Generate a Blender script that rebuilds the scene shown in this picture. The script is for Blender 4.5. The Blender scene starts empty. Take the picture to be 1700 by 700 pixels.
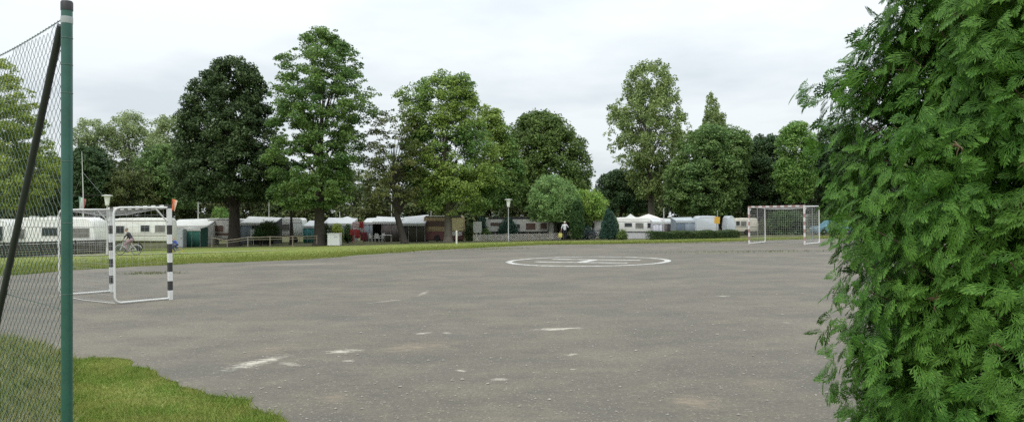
import bpy, bmesh, math, random
import numpy as np
from mathutils import Vector, Matrix
random.seed(7)
RNG = np.random.default_rng(11)
sc = bpy.context.scene
COL = sc.collection
R = math.radians

# ------------------------------------------------------------------ camera numbers
F, CX, HY, EYE = 1300.0, 850.0, 358.0, 1.7      # focal length (photo px), centre column, horizon row, eye height
TILT = 0.0139                                    # the court climbs gently to the right

EDGE_PX = [30, 120, 250, 320, 450, 520, 600, 700, 800, 900, 1020, 1100, 1240, 1390]
EDGE_Y = [25.5, 27.6, 29.6, 30.9, 31.8, 32.8, 36, 39.5, 42.3, 45.4, 45.0, 45.6, 46.6, 49.7]

def edge_at(r):
    return np.interp(r, [(p - CX) / F for p in EDGE_PX], EDGE_Y)

def g(x, y):
    """ground height: flat tilted court, then a bank falling to the camp site"""
    r = x / np.maximum(y, 6.0)
    d = np.maximum(y - edge_at(r), 0.0)
    drop = 0.024 * np.minimum(d, 25) + 0.012 * np.clip(d - 25, 0, 20)
    return TILT * x - drop

def gz(x, y):
    return float(g(np.array(float(x)), np.array(float(y))))

def XA(px, Y): return (px - CX) / F * Y
def ZA(py, Y): return EYE + (HY - py) / F * Y
def PL(px, py):
    """point of the court seen at photo pixel"""
    yhp = HY - TILT * (px - CX)
    Y = F * EYE / (py - yhp)
    return (px - CX) / F * Y, Y
def G3(px, Y, up=0.0):
    x = XA(px, Y)
    return Vector((x, Y, gz(x, Y) + up))
def YB(px, py):
    """distance at which the ground is seen at this pixel (court or bank)"""
    lo, hi = 5.0, 130.0
    r = (px - CX) / F
    for _ in range(60):
        m = (lo + hi) / 2
        yy = HY + F * (EYE - gz(r * m, m)) / m
        if yy > py: lo = m
        else: hi = m
    return lo

# ------------------------------------------------------------------ materials
MATS = {}
def nmat(name):
    m = bpy.data.materials.new(name); m.use_nodes = True
    nt = m.node_tree; nt.nodes.clear()
    out = nt.nodes.new('ShaderNodeOutputMaterial')
    return m, nt, out
def N(nt, t, **kw):
    n = nt.nodes.new(t)
    for k, v in kw.items():
        if k.startswith('_'): setattr(n, k[1:], v)
        else:
            k2 = k.replace('__', ' ')
            n.inputs[int(k2[1:]) if (k2[0] == 'i' and k2[1:].isdigit()) else k2].default_value = v
    return n
def rgb(c): return (c[0], c[1], c[2], 1.0)
def math_n(nt, op, a, b=None, clamp=False):
    n = nt.nodes.new('ShaderNodeMath'); n.operation = op; n.use_clamp = clamp
    for i, v in enumerate((a, b)):
        if v is None: continue
        if isinstance(v, (int, float)): n.inputs[i].default_value = v
        else: nt.links.new(v, n.inputs[i])
    return n.outputs[0]
def mixc(nt, fac, a, b, mode='MIX'):
    n = nt.nodes.new('ShaderNodeMix'); n.data_type = 'RGBA'; n.blend_type = mode
    for idx, v in ((0, fac), (6, a), (7, b)):
        if isinstance(v, (int, float)): n.inputs[idx].default_value = v
        elif isinstance(v, tuple): n.inputs[idx].default_value = rgb(v)
        else: nt.links.new(v, n.inputs[idx])
    return n.outputs[2]
def ramp(nt, fac, p0, p1):
    n = nt.nodes.new('ShaderNodeMapRange'); n.clamp = True
    n.inputs[1].default_value = p0; n.inputs[2].default_value = p1
    nt.links.new(fac, n.inputs[0]); return n.outputs[0]
def noise(nt, vec, scale, detail=3, rough=.55):
    n = N(nt, 'ShaderNodeTexNoise', Scale=scale, Detail=detail, Roughness=rough)
    nt.links.new(vec, n.inputs['Vector']); return n.outputs['Fac']

def paint(name, c, rough=.5, var=.12, scale=3.0, dirt=None, metal=0.0, dirtamt=.35):
    """a painted / plastic / cloth surface with slight wear of its own"""
    if name in MATS: return MATS[name]
    m, nt, out = nmat(name)
    b = N(nt, 'ShaderNodeBsdfPrincipled', Roughness=rough, Metallic=metal)
    geo = N(nt, 'ShaderNodeNewGeometry')
    f1 = noise(nt, geo.outputs['Position'], scale, 4)
    f2 = noise(nt, geo.outputs['Position'], scale * 9, 3)
    v = math_n(nt, 'ADD', math_n(nt, 'MULTIPLY', f1, .7), math_n(nt, 'MULTIPLY', f2, .3))
    lo = tuple(x * (1 - var) for x in c); hi = tuple(min(1, x * (1 + var)) for x in c)
    col = mixc(nt, ramp(nt, v, .3, .7), lo, hi)
    if dirt is not None:
        col = mixc(nt, math_n(nt, 'MULTIPLY', ramp(nt, noise(nt, geo.outputs['Position'], scale * 1.7, 6, .7), .5, .75), dirtamt), col, dirt)
    nt.links.new(col, b.inputs['Base Color']); nt.links.new(b.outputs[0], out.inputs[0])
    MATS[name] = m; return m

def leafmat(name, c1, c2, scale=.5, trans=.25, rough=.55, c3=None):
    if name in MATS: return MATS[name]
    m, nt, out = nmat(name)
    geo = N(nt, 'ShaderNodeNewGeometry')
    f = noise(nt, geo.outputs['Position'], scale, 2)
    col = mixc(nt, ramp(nt, f, .38, .62), c1, c2)
    if c3 is not None:
        col = mixc(nt, math_n(nt, 'MULTIPLY', ramp(nt, geo.outputs['Random Per Island'], .8, 1.0), .8), col, c3)
    v = math_n(nt, 'MULTIPLY_ADD', geo.outputs['Random Per Island'], .44); v.node.inputs[2].default_value = .8
    hs = N(nt, 'ShaderNodeHueSaturation'); nt.links.new(v, hs.inputs['Value']); nt.links.new(col, hs.inputs['Color'])
    b = N(nt, 'ShaderNodeBsdfPrincipled', Roughness=rough); nt.links.new(hs.outputs[0], b.inputs['Base Color'])
    b.inputs['Specular IOR Level'].default_value = .18
    t = N(nt, 'ShaderNodeBsdfTranslucent'); nt.links.new(hs.outputs[0], t.inputs['Color'])
    mx = N(nt, 'ShaderNodeMixShader', Fac=trans)
    nt.links.new(b.outputs[0], mx.inputs[1]); nt.links.new(t.outputs[0], mx.inputs[2]); nt.links.new(mx.outputs[0], out.inputs[0])
    MATS[name] = m; return m

# ------------------------------------------------------------------ objects
def tag(o, label=None, cat=None, group=None, kind=None):
    if label: o['label'] = label
    if cat: o['category'] = cat
    if group: o['group'] = group
    if kind: o['kind'] = kind
    return o
def empty(name, loc, label=None, cat=None, group=None, rz=0.0):
    o = bpy.data.objects.new(name, None); COL.objects.link(o)
    o.location = loc; o.rotation_euler = (0, 0, rz); o.empty_display_size = .2
    return tag(o, label, cat, group)
def children_of(o): return [c for c in bpy.data.objects if c.parent == o]
def copy_tree(o, parent=None):
    c = o.copy(); COL.objects.link(c); c.parent = parent
    for ch in children_of(o): copy_tree(ch, c)
    return c

class MB:
    def __init__(s): s.v = []; s.f = []; s.mi = []; s.cur = 0
    def add(s, vs, fs):
        k = len(s.v); s.v += [tuple(v) for v in vs]
        s.f += [tuple(i + k for i in f) for f in fs]; s.mi += [s.cur] * len(fs); return s
    def box(s, c, d, rz=0.0, b=0.0):
        x, y, z = d[0] / 2, d[1] / 2, d[2] / 2
        b = min(b, x * .9, y * .9, z * .9)
        ca, sa = math.cos(rz), math.sin(rz)
        def T(p): return (c[0] + p[0] * ca - p[1] * sa, c[1] + p[0] * sa + p[1] * ca, c[2] + p[2])
        if b <= 0:
            vs = [T((i * x, j * y, k * z)) for i in (-1, 1) for j in (-1, 1) for k in (-1, 1)]
            return s.add(vs, [(0, 1, 3, 2), (4, 6, 7, 5), (0, 4, 5, 1), (2, 3, 7, 6), (0, 2, 6, 4), (1, 5, 7, 3)])
        bm = bmesh.new(); bmesh.ops.create_cube(bm, size=1)
        for v in bm.verts: v.co = Vector((v.co.x * 2 * x, v.co.y * 2 * y, v.co.z * 2 * z))
        bmesh.ops.bevel(bm, geom=bm.edges[:], offset=b, segments=2, affect='EDGES')
        bm.verts.index_update()
        s.add([T(v.co) for v in bm.verts], [[v.index for v in f.verts] for f in bm.faces]); bm.free(); return s
    def tube(s, pts, rad, n=6, cap=True):
        pts = [Vector(p) for p in pts]
        if isinstance(rad, (int, float)): rad = [rad] * len(pts)
        vs = []; fs = []; ref = None
        for i, p in enumerate(pts):
            d = (pts[min(i + 1, len(pts) - 1)] - pts[max(i - 1, 0)])
            d = d.normalized() if d.length > 1e-9 else Vector((0, 0, 1))
            if ref is None:
                ref = Vector((1, 0, 0)) if abs(d.x) < .8 else Vector((0, 1, 0))
            a = (ref - d * ref.dot(d)).normalized(); b = d.cross(a); ref = a
            for k in range(n):
                t = 2 * math.pi * k / n
                vs.append(p + (a * math.cos(t) + b * math.sin(t)) * rad[i])
        for i in range(len(pts) - 1):
            for k in range(n):
                k2 = (k + 1) % n
                fs.append((i * n + k, i * n + k2, (i + 1) * n + k2, (i + 1) * n + k))
        if cap:
            fs.append(tuple(reversed(range(n)))); fs.append(tuple(range((len(pts) - 1) * n, len(pts) * n)))
        return s.add(vs, fs)
    def lathe(s, prof, c=(0, 0, 0), n=20):
        vs = []; fs = []
        for r, z in prof:
            for k in range(n):
                t = 2 * math.pi * k / n
                vs.append((c[0] + r * math.cos(t), c[1] + r * math.sin(t), c[2] + z))
        for i in range(len(prof) - 1):
            for k in range(n):
                k2 = (k + 1) % n
                fs.append((i * n + k, i * n + k2, (i + 1) * n + k2, (i + 1) * n + k))
        fs.append(tuple(reversed(range(n)))); fs.append(tuple(range((len(prof) - 1) * n, len(prof) * n)))
        return s.add(vs, fs)
    def ring(s, c, r, t, axis='y', n=20, m=6):
        vs = []; fs = []
        for i in range(n):
            a = 2 * math.pi * i / n
            for j in range(m):
                b = 2 * math.pi * j / m
                q = r + t * math.cos(b); h = t * math.sin(b)
                p = (q * math.cos(a), h, q * math.sin(a)) if axis == 'y' else (q * math.cos(a), q * math.sin(a), h)
                vs.append((c[0] + p[0], c[1] + p[1], c[2] + p[2]))
        for i in range(n):
            for j in range(m):
                i2, j2 = (i + 1) % n, (j + 1) % m
                fs.append((i * m + j, i2 * m + j, i2 * m + j2, i * m + j2))
        return s.add(vs, fs)
    def prism(s, outline, y0, y1, b=.0):
        """outline in x,z extruded along y, edges of both end faces chamfered by b"""
        n = len(outline)
        cx = sum(p[0] for p in outline) / n; cz = sum(p[1] for p in outline) / n
        def ins(p, q):
            dx, dz = p[0] - cx, p[1] - cz; l = math.hypot(dx, dz) or 1
            return (p[0] - dx / l * q, p[1] - dz / l * q)
        rings = [(y0, b), (y0 + b * .3, b * .3), (y0 + b, 0), (y1 - b, 0), (y1 - b * .3, b * .3), (y1, b)] if b > 0 else [(y0, 0), (y1, 0)]
        vs = []
        for y, q in rings:
            for p in outline:
                u = ins(p, q); vs.append((u[0], y, u[1]))
        fs = []
        for i in range(len(rings) - 1):
            for k in range(n):
                k2 = (k + 1) % n
                fs.append((i * n + k, i * n + k2, (i + 1) * n + k2, (i + 1) * n + k))
        fs.append(tuple(reversed(range(n)))); fs.append(tuple(range((len(rings) - 1) * n, len(rings) * n)))
        return s.add(vs, fs)
    def sphere(s, c, r, sx=1, sy=1, sz=1, n=14, m=9):
        vs = [(c[0], c[1], c[2] - r * sz)]; fs = []
        for j in range(1, m):
            ph = -math.pi / 2 + math.pi * j / m
            for i in range(n):
                t = 2 * math.pi * i / n
                vs.append((c[0] + r * sx * math.cos(ph) * math.cos(t), c[1] + r * sy * math.cos(ph) * math.sin(t), c[2] + r * sz * math.sin(ph)))
        vs.append((c[0], c[1], c[2] + r * sz)); last = len(vs) - 1
        for i in range(n):
            i2 = (i + 1) % n
            fs.append((0, 1 + i2, 1 + i)); fs.append((last, 1 + (m - 2) * n + i, 1 + (m - 2) * n + i2))
            for j in range(m - 2):
                fs.append((1 + j * n + i, 1 + j * n + i2, 1 + (j + 1) * n + i2, 1 + (j + 1) * n + i))
        return s.add(vs, fs)
    def build(s, name, mats, parent=None, smooth=False, loc=None):
        me = bpy.data.meshes.new(name); me.from_pydata(s.v, [], s.f)
        if not isinstance(mats, (list, tuple)): mats = [mats]
        for m in mats: me.materials.append(m)
        if len(mats) > 1: me.polygons.foreach_set('material_index', s.mi)
        bm = bmesh.new(); bm.from_mesh(me); bmesh.ops.recalc_face_normals(bm, faces=bm.faces); bm.to_mesh(me); bm.free()
        if smooth:
            me.polygons.foreach_set('use_smooth', [True] * len(me.polygons))
            try: me.set_sharp_from_angle(angle=R(40))
            except Exception: pass
        me.update()
        o = bpy.data.objects.new(name, me); COL.objects.link(o)
        if parent: o.parent = parent
        if loc: o.location = loc
        return o

def np_mesh(name, V, faces_n, mat, parent=None, loc=None):
    """V: (M, k, 3) separate k-gons"""
    M, k, _ = V.shape
    me = bpy.data.meshes.new(name)
    me.vertices.add(M * k); me.vertices.foreach_set('co', V.reshape(-1).astype(np.float32))
    me.loops.add(M * k); me.loops.foreach_set('vertex_index', np.arange(M * k, dtype=np.int32))
    me.polygons.add(M); me.polygons.foreach_set('loop_start', np.arange(0, M * k, k, dtype=np.int32))
    me.update(calc_edges=True); me.materials.append(mat)
    o = bpy.data.objects.new(name, me); COL.objects.link(o)
    if parent: o.parent = parent
    if loc is not None: o.location = loc
    return o

def unit(a): return a / np.maximum(np.linalg.norm(a, axis=-1, keepdims=True), 1e-9)
def leaves(C, nrm, along, L, W):
    """diamond leaves: centres, normals, long axes"""
    along = unit(along - nrm * np.sum(along * nrm, -1, keepdims=True)); side = np.cross(nrm, along)
    L = np.asarray(L)[:, None]; W = np.asarray(W)[:, None]
    a = C - along * L * .5; c = C + along * L * .5 - nrm * L * .12
    b = C + side * W * .5 - along * L * .08; d = C - side * W * .5 - along * L * .08
    return np.stack([a, b, c, d], 1)

# ------------------------------------------------------------------ common materials
BARK = paint('bark_brown', (.045, .037, .029), .9, .35, 4)
BARKG = paint('bark_grey', (.13, .115, .09), .9, .3, 4)
WHITE = paint('white_paint', (.5, .5, .48), .45, .06, 2, (.4, .38, .33), dirtamt=.3)
CREAM = paint('cream_paint', (.62, .55, .36), .5, .08, 2, (.35, .3, .2))
GREYP = paint('light_grey_cloth', (.55, .55, .52), .8, .1, 1.5, (.3, .29, .26))
AWN = paint('awning_white_cloth', (.48, .49, .49), .8, .06, 1.2, (.42, .42, .38))
BLUEG = paint('blue_grey_cloth', (.2, .235, .27), .85, .12, 1.5)
TEAL = paint('teal_cloth', (.05, .2, .2), .85, .12, 1.5)
GREENC = paint('dark_green_cloth', (.02, .1, .075), .85, .15, 1.5)
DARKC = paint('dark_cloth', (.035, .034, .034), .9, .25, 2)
BROWNC = paint('brown_panel', (.11, .065, .05), .6, .15, 2)
TANP = paint('tan_panel', (.36, .27, .15), .6, .12, 2)
GLASSD = paint('dark_window', (.035, .04, .045), .08, .3, 1.2)
CURT = paint('curtained_window', (.16, .155, .14), .15, .4, 2.5)
RUBBER = paint('black_rubber', (.02, .02, .02), .7, .2, 6)
STEEL = paint('galvanised_steel', (.4, .41, .4), .4, .15, 5, metal=.6)
WOODG = paint('weathered_wood', (.23, .2, .15), .85, .25, 6)
DARKW = paint('dark_slat_wood', (.045, .04, .037), .85, .3, 5)
RED = paint('red_cloth', (.36, .04, .045), .8, .15, 4)
ORANGE = paint('orange_cloth', (.7, .16, .05), .8, .15, 4)
YELL = paint('yellow_plastic', (.6, .48, .06), .5, .15, 4)
BLUE = paint('blue_cloth', (.05, .09, .33), .8, .15, 4)
SILVER = paint('silver_panel', (.5, .53, .56), .35, .06, 1.5, (.36, .37, .37))
# ------------------------------------------------------------------ world, sun, camera
w = bpy.data.worlds.new('World'); sc.world = w; w.use_nodes = True
nt = w.node_tree; nt.nodes.clear()
SUN_EL, SUN_AZ = 52.0, 215.0      # degrees; azimuth clockwise from +Y: sun behind the camera, a little to the left
out = N(nt, 'ShaderNodeOutputWorld'); bg = N(nt, 'ShaderNodeBackground', Strength=.1)
sky = N(nt, 'ShaderNodeTexSky', _sky_type='NISHITA', _sun_disc=False)
sky.sun_elevation = R(SUN_EL); sky.sun_rotation = R(SUN_AZ)
tc = N(nt, 'ShaderNodeTexCoord'); sep = N(nt, 'ShaderNodeSeparateXYZ'); nt.links.new(tc.outputs['Generated'], sep.inputs[0])
zc = math_n(nt, 'MAXIMUM', sep.outputs[2], 0.0)
zz = math_n(nt, 'ADD', zc, .12)
cv = N(nt, 'ShaderNodeCombineXYZ')
nt.links.new(math_n(nt, 'DIVIDE', sep.outputs[0], zz), cv.inputs[0]); nt.links.new(math_n(nt, 'DIVIDE', sep.outputs[1], zz), cv.inputs[1])
cv.inputs[2].default_value = 3.7
c1 = noise(nt, cv.outputs[0], .5, 5, .5); c2 = noise(nt, cv.outputs[0], 1.7, 5, .55)
cl = math_n(nt, 'ADD', math_n(nt, 'MULTIPLY', c1, .7), math_n(nt, 'MULTIPLY', c2, .3))
cloud = mixc(nt, ramp(nt, cl, .41, .55), (6.7, 7.35, 7.75), (8.5, 9.0, 9.25))
# an overcast dome is brighter overhead than near the horizon
lift = math_n(nt, 'MULTIPLY_ADD', math_n(nt, 'POWER', zc, 1.4), 1.8); lift.node.inputs[2].default_value = 1.0
vm = N(nt, 'ShaderNodeVectorMath', _operation='SCALE'); nt.links.new(cloud, vm.inputs[0]); nt.links.new(lift, vm.inputs['Scale'])
nt.links.new(mixc(nt, .93, sky.outputs[0], vm.outputs[0]), bg.inputs['Color']); nt.links.new(bg.outputs[0], out.inputs[0])

sl = bpy.data.lights.new('sun', 'SUN'); sl.energy = 1.1; sl.angle = R(20); sl.color = (1, .96, .9)
so = bpy.data.objects.new('sun', sl); COL.objects.link(so)
az = R(SUN_AZ); el = R(SUN_EL)
d = Vector((math.sin(az) * math.cos(el), math.cos(az) * math.cos(el), math.sin(el)))
so.rotation_euler = d.to_track_quat('Z', 'Y').to_euler(); so.location = (0, 0, 60)

cam = bpy.data.cameras.new('camera'); co = bpy.data.objects.new('camera', cam); COL.objects.link(co); sc.camera = co
cam.sensor_width = 36; cam.lens = F / 1700 * 36; cam.shift_y = (HY - 350) / 1700; cam.clip_end = 2000; cam.clip_start = .05
co.location = (0, 0, EYE); co.rotation_euler = (R(90), 0, 0)
sc.view_settings.view_transform = 'Standard'; sc.view_settings.look = 'None'; sc.view_settings.gamma = 1; sc.view_settings.exposure = 0
sc.render.engine = 'CYCLES'
sc.cycles.max_bounces = 5; sc.cycles.diffuse_bounces = 3; sc.cycles.glossy_bounces = 2; sc.cycles.transmission_bounces = 3
sc.cycles.use_denoising = False; sc.cycles.use_adaptive_sampling = True; sc.cycles.adaptive_threshold = .01

# ------------------------------------------------------------------ ground
def lawn_mat():
    m, nt, out = nmat('lawn')
    geo = N(nt, 'ShaderNodeNewGeometry'); P = geo.outputs['Position']
    a = noise(nt, P, .35, 5, .6); b = noise(nt, P, 3.0, 4, .65); c = noise(nt, P, 40, 2, .6)
    col = mixc(nt, ramp(nt, a, .35, .65), (0.146, 0.207, 0.038), (0.224, 0.241, 0.065))
    col = mixc(nt, math_n(nt, 'MULTIPLY', ramp(nt, b, .45, .75), .55), col, (0.280, 0.246, 0.099))
    col = mixc(nt, math_n(nt, 'MULTIPLY', ramp(nt, c, .45, .8), .5), col, (0.084, 0.123, 0.029))
    # shade under the camp site's trees and caravans, painted in as darker, browner turf
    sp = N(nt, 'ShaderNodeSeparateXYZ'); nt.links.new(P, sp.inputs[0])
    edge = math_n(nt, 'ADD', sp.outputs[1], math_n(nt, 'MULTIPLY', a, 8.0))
    thin = mixc(nt, ramp(nt, b, .4, .65), (.06, .068, .026), (.1, .085, .055))  # dark green and brown standing in for the shaded ground
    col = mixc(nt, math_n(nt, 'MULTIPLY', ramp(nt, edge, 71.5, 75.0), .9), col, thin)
    bs = N(nt, 'ShaderNodeBsdfPrincipled', Roughness=.95); bs.inputs['Specular IOR Level'].default_value = .15
    nt.links.new(col, bs.inputs['Base Color'])
    bp = N(nt, 'ShaderNodeBump', Strength=.8, Distance=.05); nt.links.new(b, bp.inputs['Height']); nt.links.new(bp.outputs[0], bs.inputs['Normal'])
    nt.links.new(bs.outputs[0], out.inputs[0]); return m
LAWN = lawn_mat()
xs = np.concatenate([np.linspace(-400, -90, 12), np.arange(-85, 80, 2.0), np.linspace(85, 400, 12)])
ys = np.concatenate([np.linspace(-40, 0, 6), np.arange(2, 112, 1.0), np.linspace(120, 900, 14)])
gx, gy = np.meshgrid(xs, ys); gzv = g(gx, gy)
gzv = np.where(np.abs(gx) > 90, g(np.clip(gx, -90, 90), gy), gzv)
mb = MB(); nx = len(xs)
mb.v = [tuple(p) for p in np.stack([gx, gy, gzv - .012], -1).reshape(-1, 3)]
mb.f = [(j * nx + i, j * nx + i + 1, (j + 1) * nx + i + 1, (j + 1) * nx + i) for j in range(len(ys) - 1) for i in range(nx - 1)]
mb.mi = [0] * len(mb.f)
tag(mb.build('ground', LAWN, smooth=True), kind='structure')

# ------------------------------------------------------------------ the asphalt court
far = [((p - CX) / F * y, y) for p, y in zip(EDGE_PX, EDGE_Y)]
near = [PL(*p) for p in [(500, 697), (430, 672), (400, 655), (330, 645), (260, 616), (225, 600), (190, 594), (150, 596), (120, 598), (60, 580), (0, 566)]]
poly = [(-24, 23.5), (-16.4, 25.06)] + far + [(32, 51), (32, 9), (8, 6), (5, 5.6), (3, 5.3), (1.5, 4.9), (0, 4.9), (-1.2, 5.6)] + near + [(-9, 12.2), (-14, 15), (-24, 17)]
def ragged(poly, step, amp):
    outp = []
    for i in range(len(poly)):
        a = Vector(poly[i]); b = Vector(poly[(i + 1) % len(poly)])
        n = max(1, int((b - a).length / step)); nrm = (b - a).orthogonal().normalized()
        for k in range(n):
            p = a.lerp(b, k / n)
            near_ = max(.25, min(1, p.y / 25))
            p = p + nrm * random.gauss(0, amp) * (1 if k else .3) + nrm * amp * 1.6 * math.sin(p.x * 2.1 + p.y * 1.7)
            outp.append(p)
    return outp
pp = ragged(poly, .22, .065)
EDGE_PTS = pp
def pitch_mat():
    m, nt, out = nmat('old_asphalt')
    geo = N(nt, 'ShaderNodeNewGeometry'); P = geo.outputs['Position']
    a = noise(nt, P, .22, 4, .6); b = noise(nt, P, 1.3, 5, .65); c = noise(nt, P, 9, 4, .7); f = noise(nt, P, 90, 3, .7)
    st = N(nt, 'ShaderNodeMapping', Scale=(.45, 1.1, 1), Rotation=(0, 0, R(-8))); nt.links.new(P, st.inputs[0])
    s = noise(nt, st.outputs[0], 1.2, 5, .65)
    col = mixc(nt, ramp(nt, a, .35, .65), (0.113, 0.098, 0.074), (0.172, 0.152, 0.113))
    col = mixc(nt, math_n(nt, 'MULTIPLY', ramp(nt, b, .44, .66), .7), col, (0.086, 0.076, 0.059))
    col = mixc(nt, math_n(nt, 'MULTIPLY', ramp(nt, s, .48, .68), .6), col, (0.214, 0.186, 0.133))
    col = mixc(nt, math_n(nt, 'MULTIPLY', ramp(nt, s, .46, .32), .6), col, (0.088, 0.077, 0.060))
    gm = noise(nt, P, .5, 5, .7)
    col = mixc(nt, math_n(nt, 'MULTIPLY', ramp(nt, gm, .56, .72), .35), col, (0.152, 0.149, 0.072))
    col = mixc(nt, math_n(nt, 'MULTIPLY', ramp(nt, c, .5, .75), .4), col, (0.069, 0.061, 0.049))
    du = noise(nt, P, .3, 7, .66)
    col = mixc(nt, math_n(nt, 'MULTIPLY', ramp(nt, du, .5, .62), .45), col, (.235, .205, .155))
    c2_ = noise(nt, P, 26, 3, .8)
    col = mixc(nt, math_n(nt, 'MULTIPLY', ramp(nt, c2_, .5, .68), .55), col, (.06, .055, .048))
    col = mixc(nt, math_n(nt, 'MULTIPLY', ramp(nt, c2_, .46, .32), .4), col, (.23, .21, .175))
    damp = noise(nt, P, .42, 6, .62)
    col = mixc(nt, math_n(nt, 'MULTIPLY', ramp(nt, damp, .52, .6), .5), col, (.08, .074, .064))
    vo = N(nt, 'ShaderNodeTexVoronoi', Scale=38.0); nt.links.new(P, vo.inputs['Vector'])
    sepc = N(nt, 'ShaderNodeSeparateColor'); nt.links.new(vo.outputs['Color'], sepc.inputs[0])
    stone = math_n(nt, 'MULTIPLY', ramp(nt, sepc.outputs[0], .74, .95), ramp(nt, vo.outputs['Distance'], .5, .25))
    col = mixc(nt, math_n(nt, 'MULTIPLY', stone, .75), col, (0.373, 0.339, 0.270))
    dk = math_n(nt, 'MULTIPLY', ramp(nt, sepc.outputs[1], .62, .92), ramp(nt, vo.outputs['Distance'], .5, .25))
    col = mixc(nt, math_n(nt, 'MULTIPLY', dk, .6), col, (0.069, 0.064, 0.054))
    col = mixc(nt, ramp(nt, f, .35, .7), mixc(nt, .6, col, (0.069, 0.064, 0.054)), col)
    col = mixc(nt, 1.0, col, (1.0, .965, .91), 'MULTIPLY')
    gn = N(nt, 'ShaderNodeVectorMath', _operation='SCALE'); gn.inputs['Scale'].default_value = 1.04; nt.links.new(col, gn.inputs[0]); col = gn.outputs[0]
    # worn chalk lines, sandy spots and moss of the court itself
    CH, TAN, MOSS = (0.552, 0.505, 0.414), (0.276, 0.210, 0.138), (0.131, 0.146, 0.048)
    marks = [((362, 618), (482, 586), .13, CH, .9, .62), ((535, 585), (610, 580), .1, CH, .9, .6), ((568, 598), (588, 598), .05, CH, .8, .55),
             ((872, 548), (977, 543), .1, CH, .95, .7), ((395, 592), (505, 570), .3, TAN, .55, .9), ((610, 584), (775, 567), .35, TAN, .7, .9),
             ((520, 662), (600, 657), .16, TAN, .55, .9), ((1120, 668), (1190, 662), .22, TAN, .75, .9), ((1188, 491), (1212, 491), .06, CH, .7, .7),
             ((757, 614), (778, 616), .035, CH, .9, .6), ((683, 554), (720, 551), .06, CH, .7, .6), ((733, 552), (748, 552), .05, CH, .6, .6),
             ((1346, 421), (1395, 419.5), .07, CH, .9, .9), ((592, 505), (690, 494), .06, CH, .38, .7),
             ((690, 494), (714, 480), .06, CH, .4, .7), ((460, 600), (500, 607), .06, CH, .5, .4), ((225, 455), (265, 455), .5, MOSS, .9, .8),
             ((780, 415), (860, 413), .7, MOSS, .6, .8), ((1140, 420), (1230, 418), .6, MOSS, .6, .7), ((1260, 418.5), (1330, 417.5), .5, MOSS, .7, .7),
             ((400, 440), (620, 436), .5, CH, .16, .9), ((640, 436), (820, 428), .3, CH, .14, .9), ((1165, 535), (1230, 531), .2, TAN, .4, .8),
             ((500, 424), (540, 422), .7, MOSS, .4, .8), ((1230, 640), (1300, 632), .3, TAN, .3, .8), ((810, 630), (850, 628), .05, CH, .6, .5),
             ((943, 590), (955, 586), .04, CH, .7, .5), ((945, 612), (956, 612), .03, CH, .7, .5), ((1300, 534), (1312, 536), .05, CH, .6, .5)]
    nzm = N(nt, 'ShaderNodeMapping', Scale=(.55, 1.5, 1), Rotation=(0, 0, R(-12))); nt.links.new(P, nzm.inputs[0])
    nz = noise(nt, nzm.outputs[0], 9, 6, .8)
    for (p, q, hw, cc, amt, soft) in marks:
        A, B = PL(*p), PL(*q)
        L = math.hypot(B[0] - A[0], B[1] - A[1])
        mp = N(nt, 'ShaderNodeMapping', _vector_type='TEXTURE', Location=((A[0] + B[0]) / 2, (A[1] + B[1]) / 2, 0),
               Rotation=(0, 0, math.atan2(B[1] - A[1], B[0] - A[0])), Scale=(L / 2 + hw, hw * 2, 1e3))
        nt.links.new(P, mp.inputs[0])
        ln = N(nt, 'ShaderNodeVectorMath', _operation='LENGTH'); nt.links.new(mp.outputs[0], ln.inputs[0])
        v = math_n(nt, 'SUBTRACT', math_n(nt, 'ADD', math_n(nt, 'SUBTRACT', 1.0, ln.outputs['Value']), math_n(nt, 'MULTIPLY', nz, 3.2)), 1.95)
        wgt = math_n(nt, 'MULTIPLY', ramp(nt, v, 0, .55 if cc is CH else soft), amt * .85)
        inside = ramp(nt, ln.outputs['Value'], 1.3, .8)
        col = mixc(nt, math_n(nt, 'MULTIPLY', wgt, inside), col, cc)
    bs = N(nt, 'ShaderNodeBsdfPrincipled', Roughness=.72); bs.inputs['Specular IOR Level'].default_value = .5
    nt.links.new(col, bs.inputs['Base Color'])
    bp = N(nt, 'ShaderNodeBump', Strength=.6, Distance=.012); nt.links.new(c, bp.inputs['Height'])
    bp2 = N(nt, 'ShaderNodeBump', Strength=.5, Distance=.004); nt.links.new(f, bp2.inputs['Height']); nt.links.new(bp.outputs[0], bp2.inputs['Normal'])
    nt.links.new(bp2.outputs[0], bs.inputs['Normal']); nt.links.new(bs.outputs[0], out.inputs[0]); return m
def flat(pts, up, name, mat, parent=None):
    bm = bmesh.new(); vs = [bm.verts.new((p[0], p[1], TILT * p[0] + up)) for p in pts]
    bm.faces.new(vs); bmesh.ops.recalc_face_normals(bm, faces=bm.faces)
    if bm.faces[:][0].normal.z < 0: bmesh.ops.reverse_faces(bm, faces=bm.faces)
    bmesh.ops.triangulate(bm, faces=bm.faces)
    r = bmesh.ops.extrude_edge_only(bm, edges=[e for e in bm.edges if e.is_boundary])
    for v in [q for q in r['geom'] if isinstance(q, bmesh.types.BMVert)]: v.co.z -= .07 if parent is None else .003
    me = bpy.data.meshes.new(name); bm.to_mesh(me); bm.free(); me.materials.append(mat)
    o = bpy.data.objects.new(name, me); COL.objects.link(o)
    if parent: o.parent = parent
    return o
pitch = tag(flat(pp, 0.0, 'asphalt_court', pitch_mat()), kind='structure')

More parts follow.
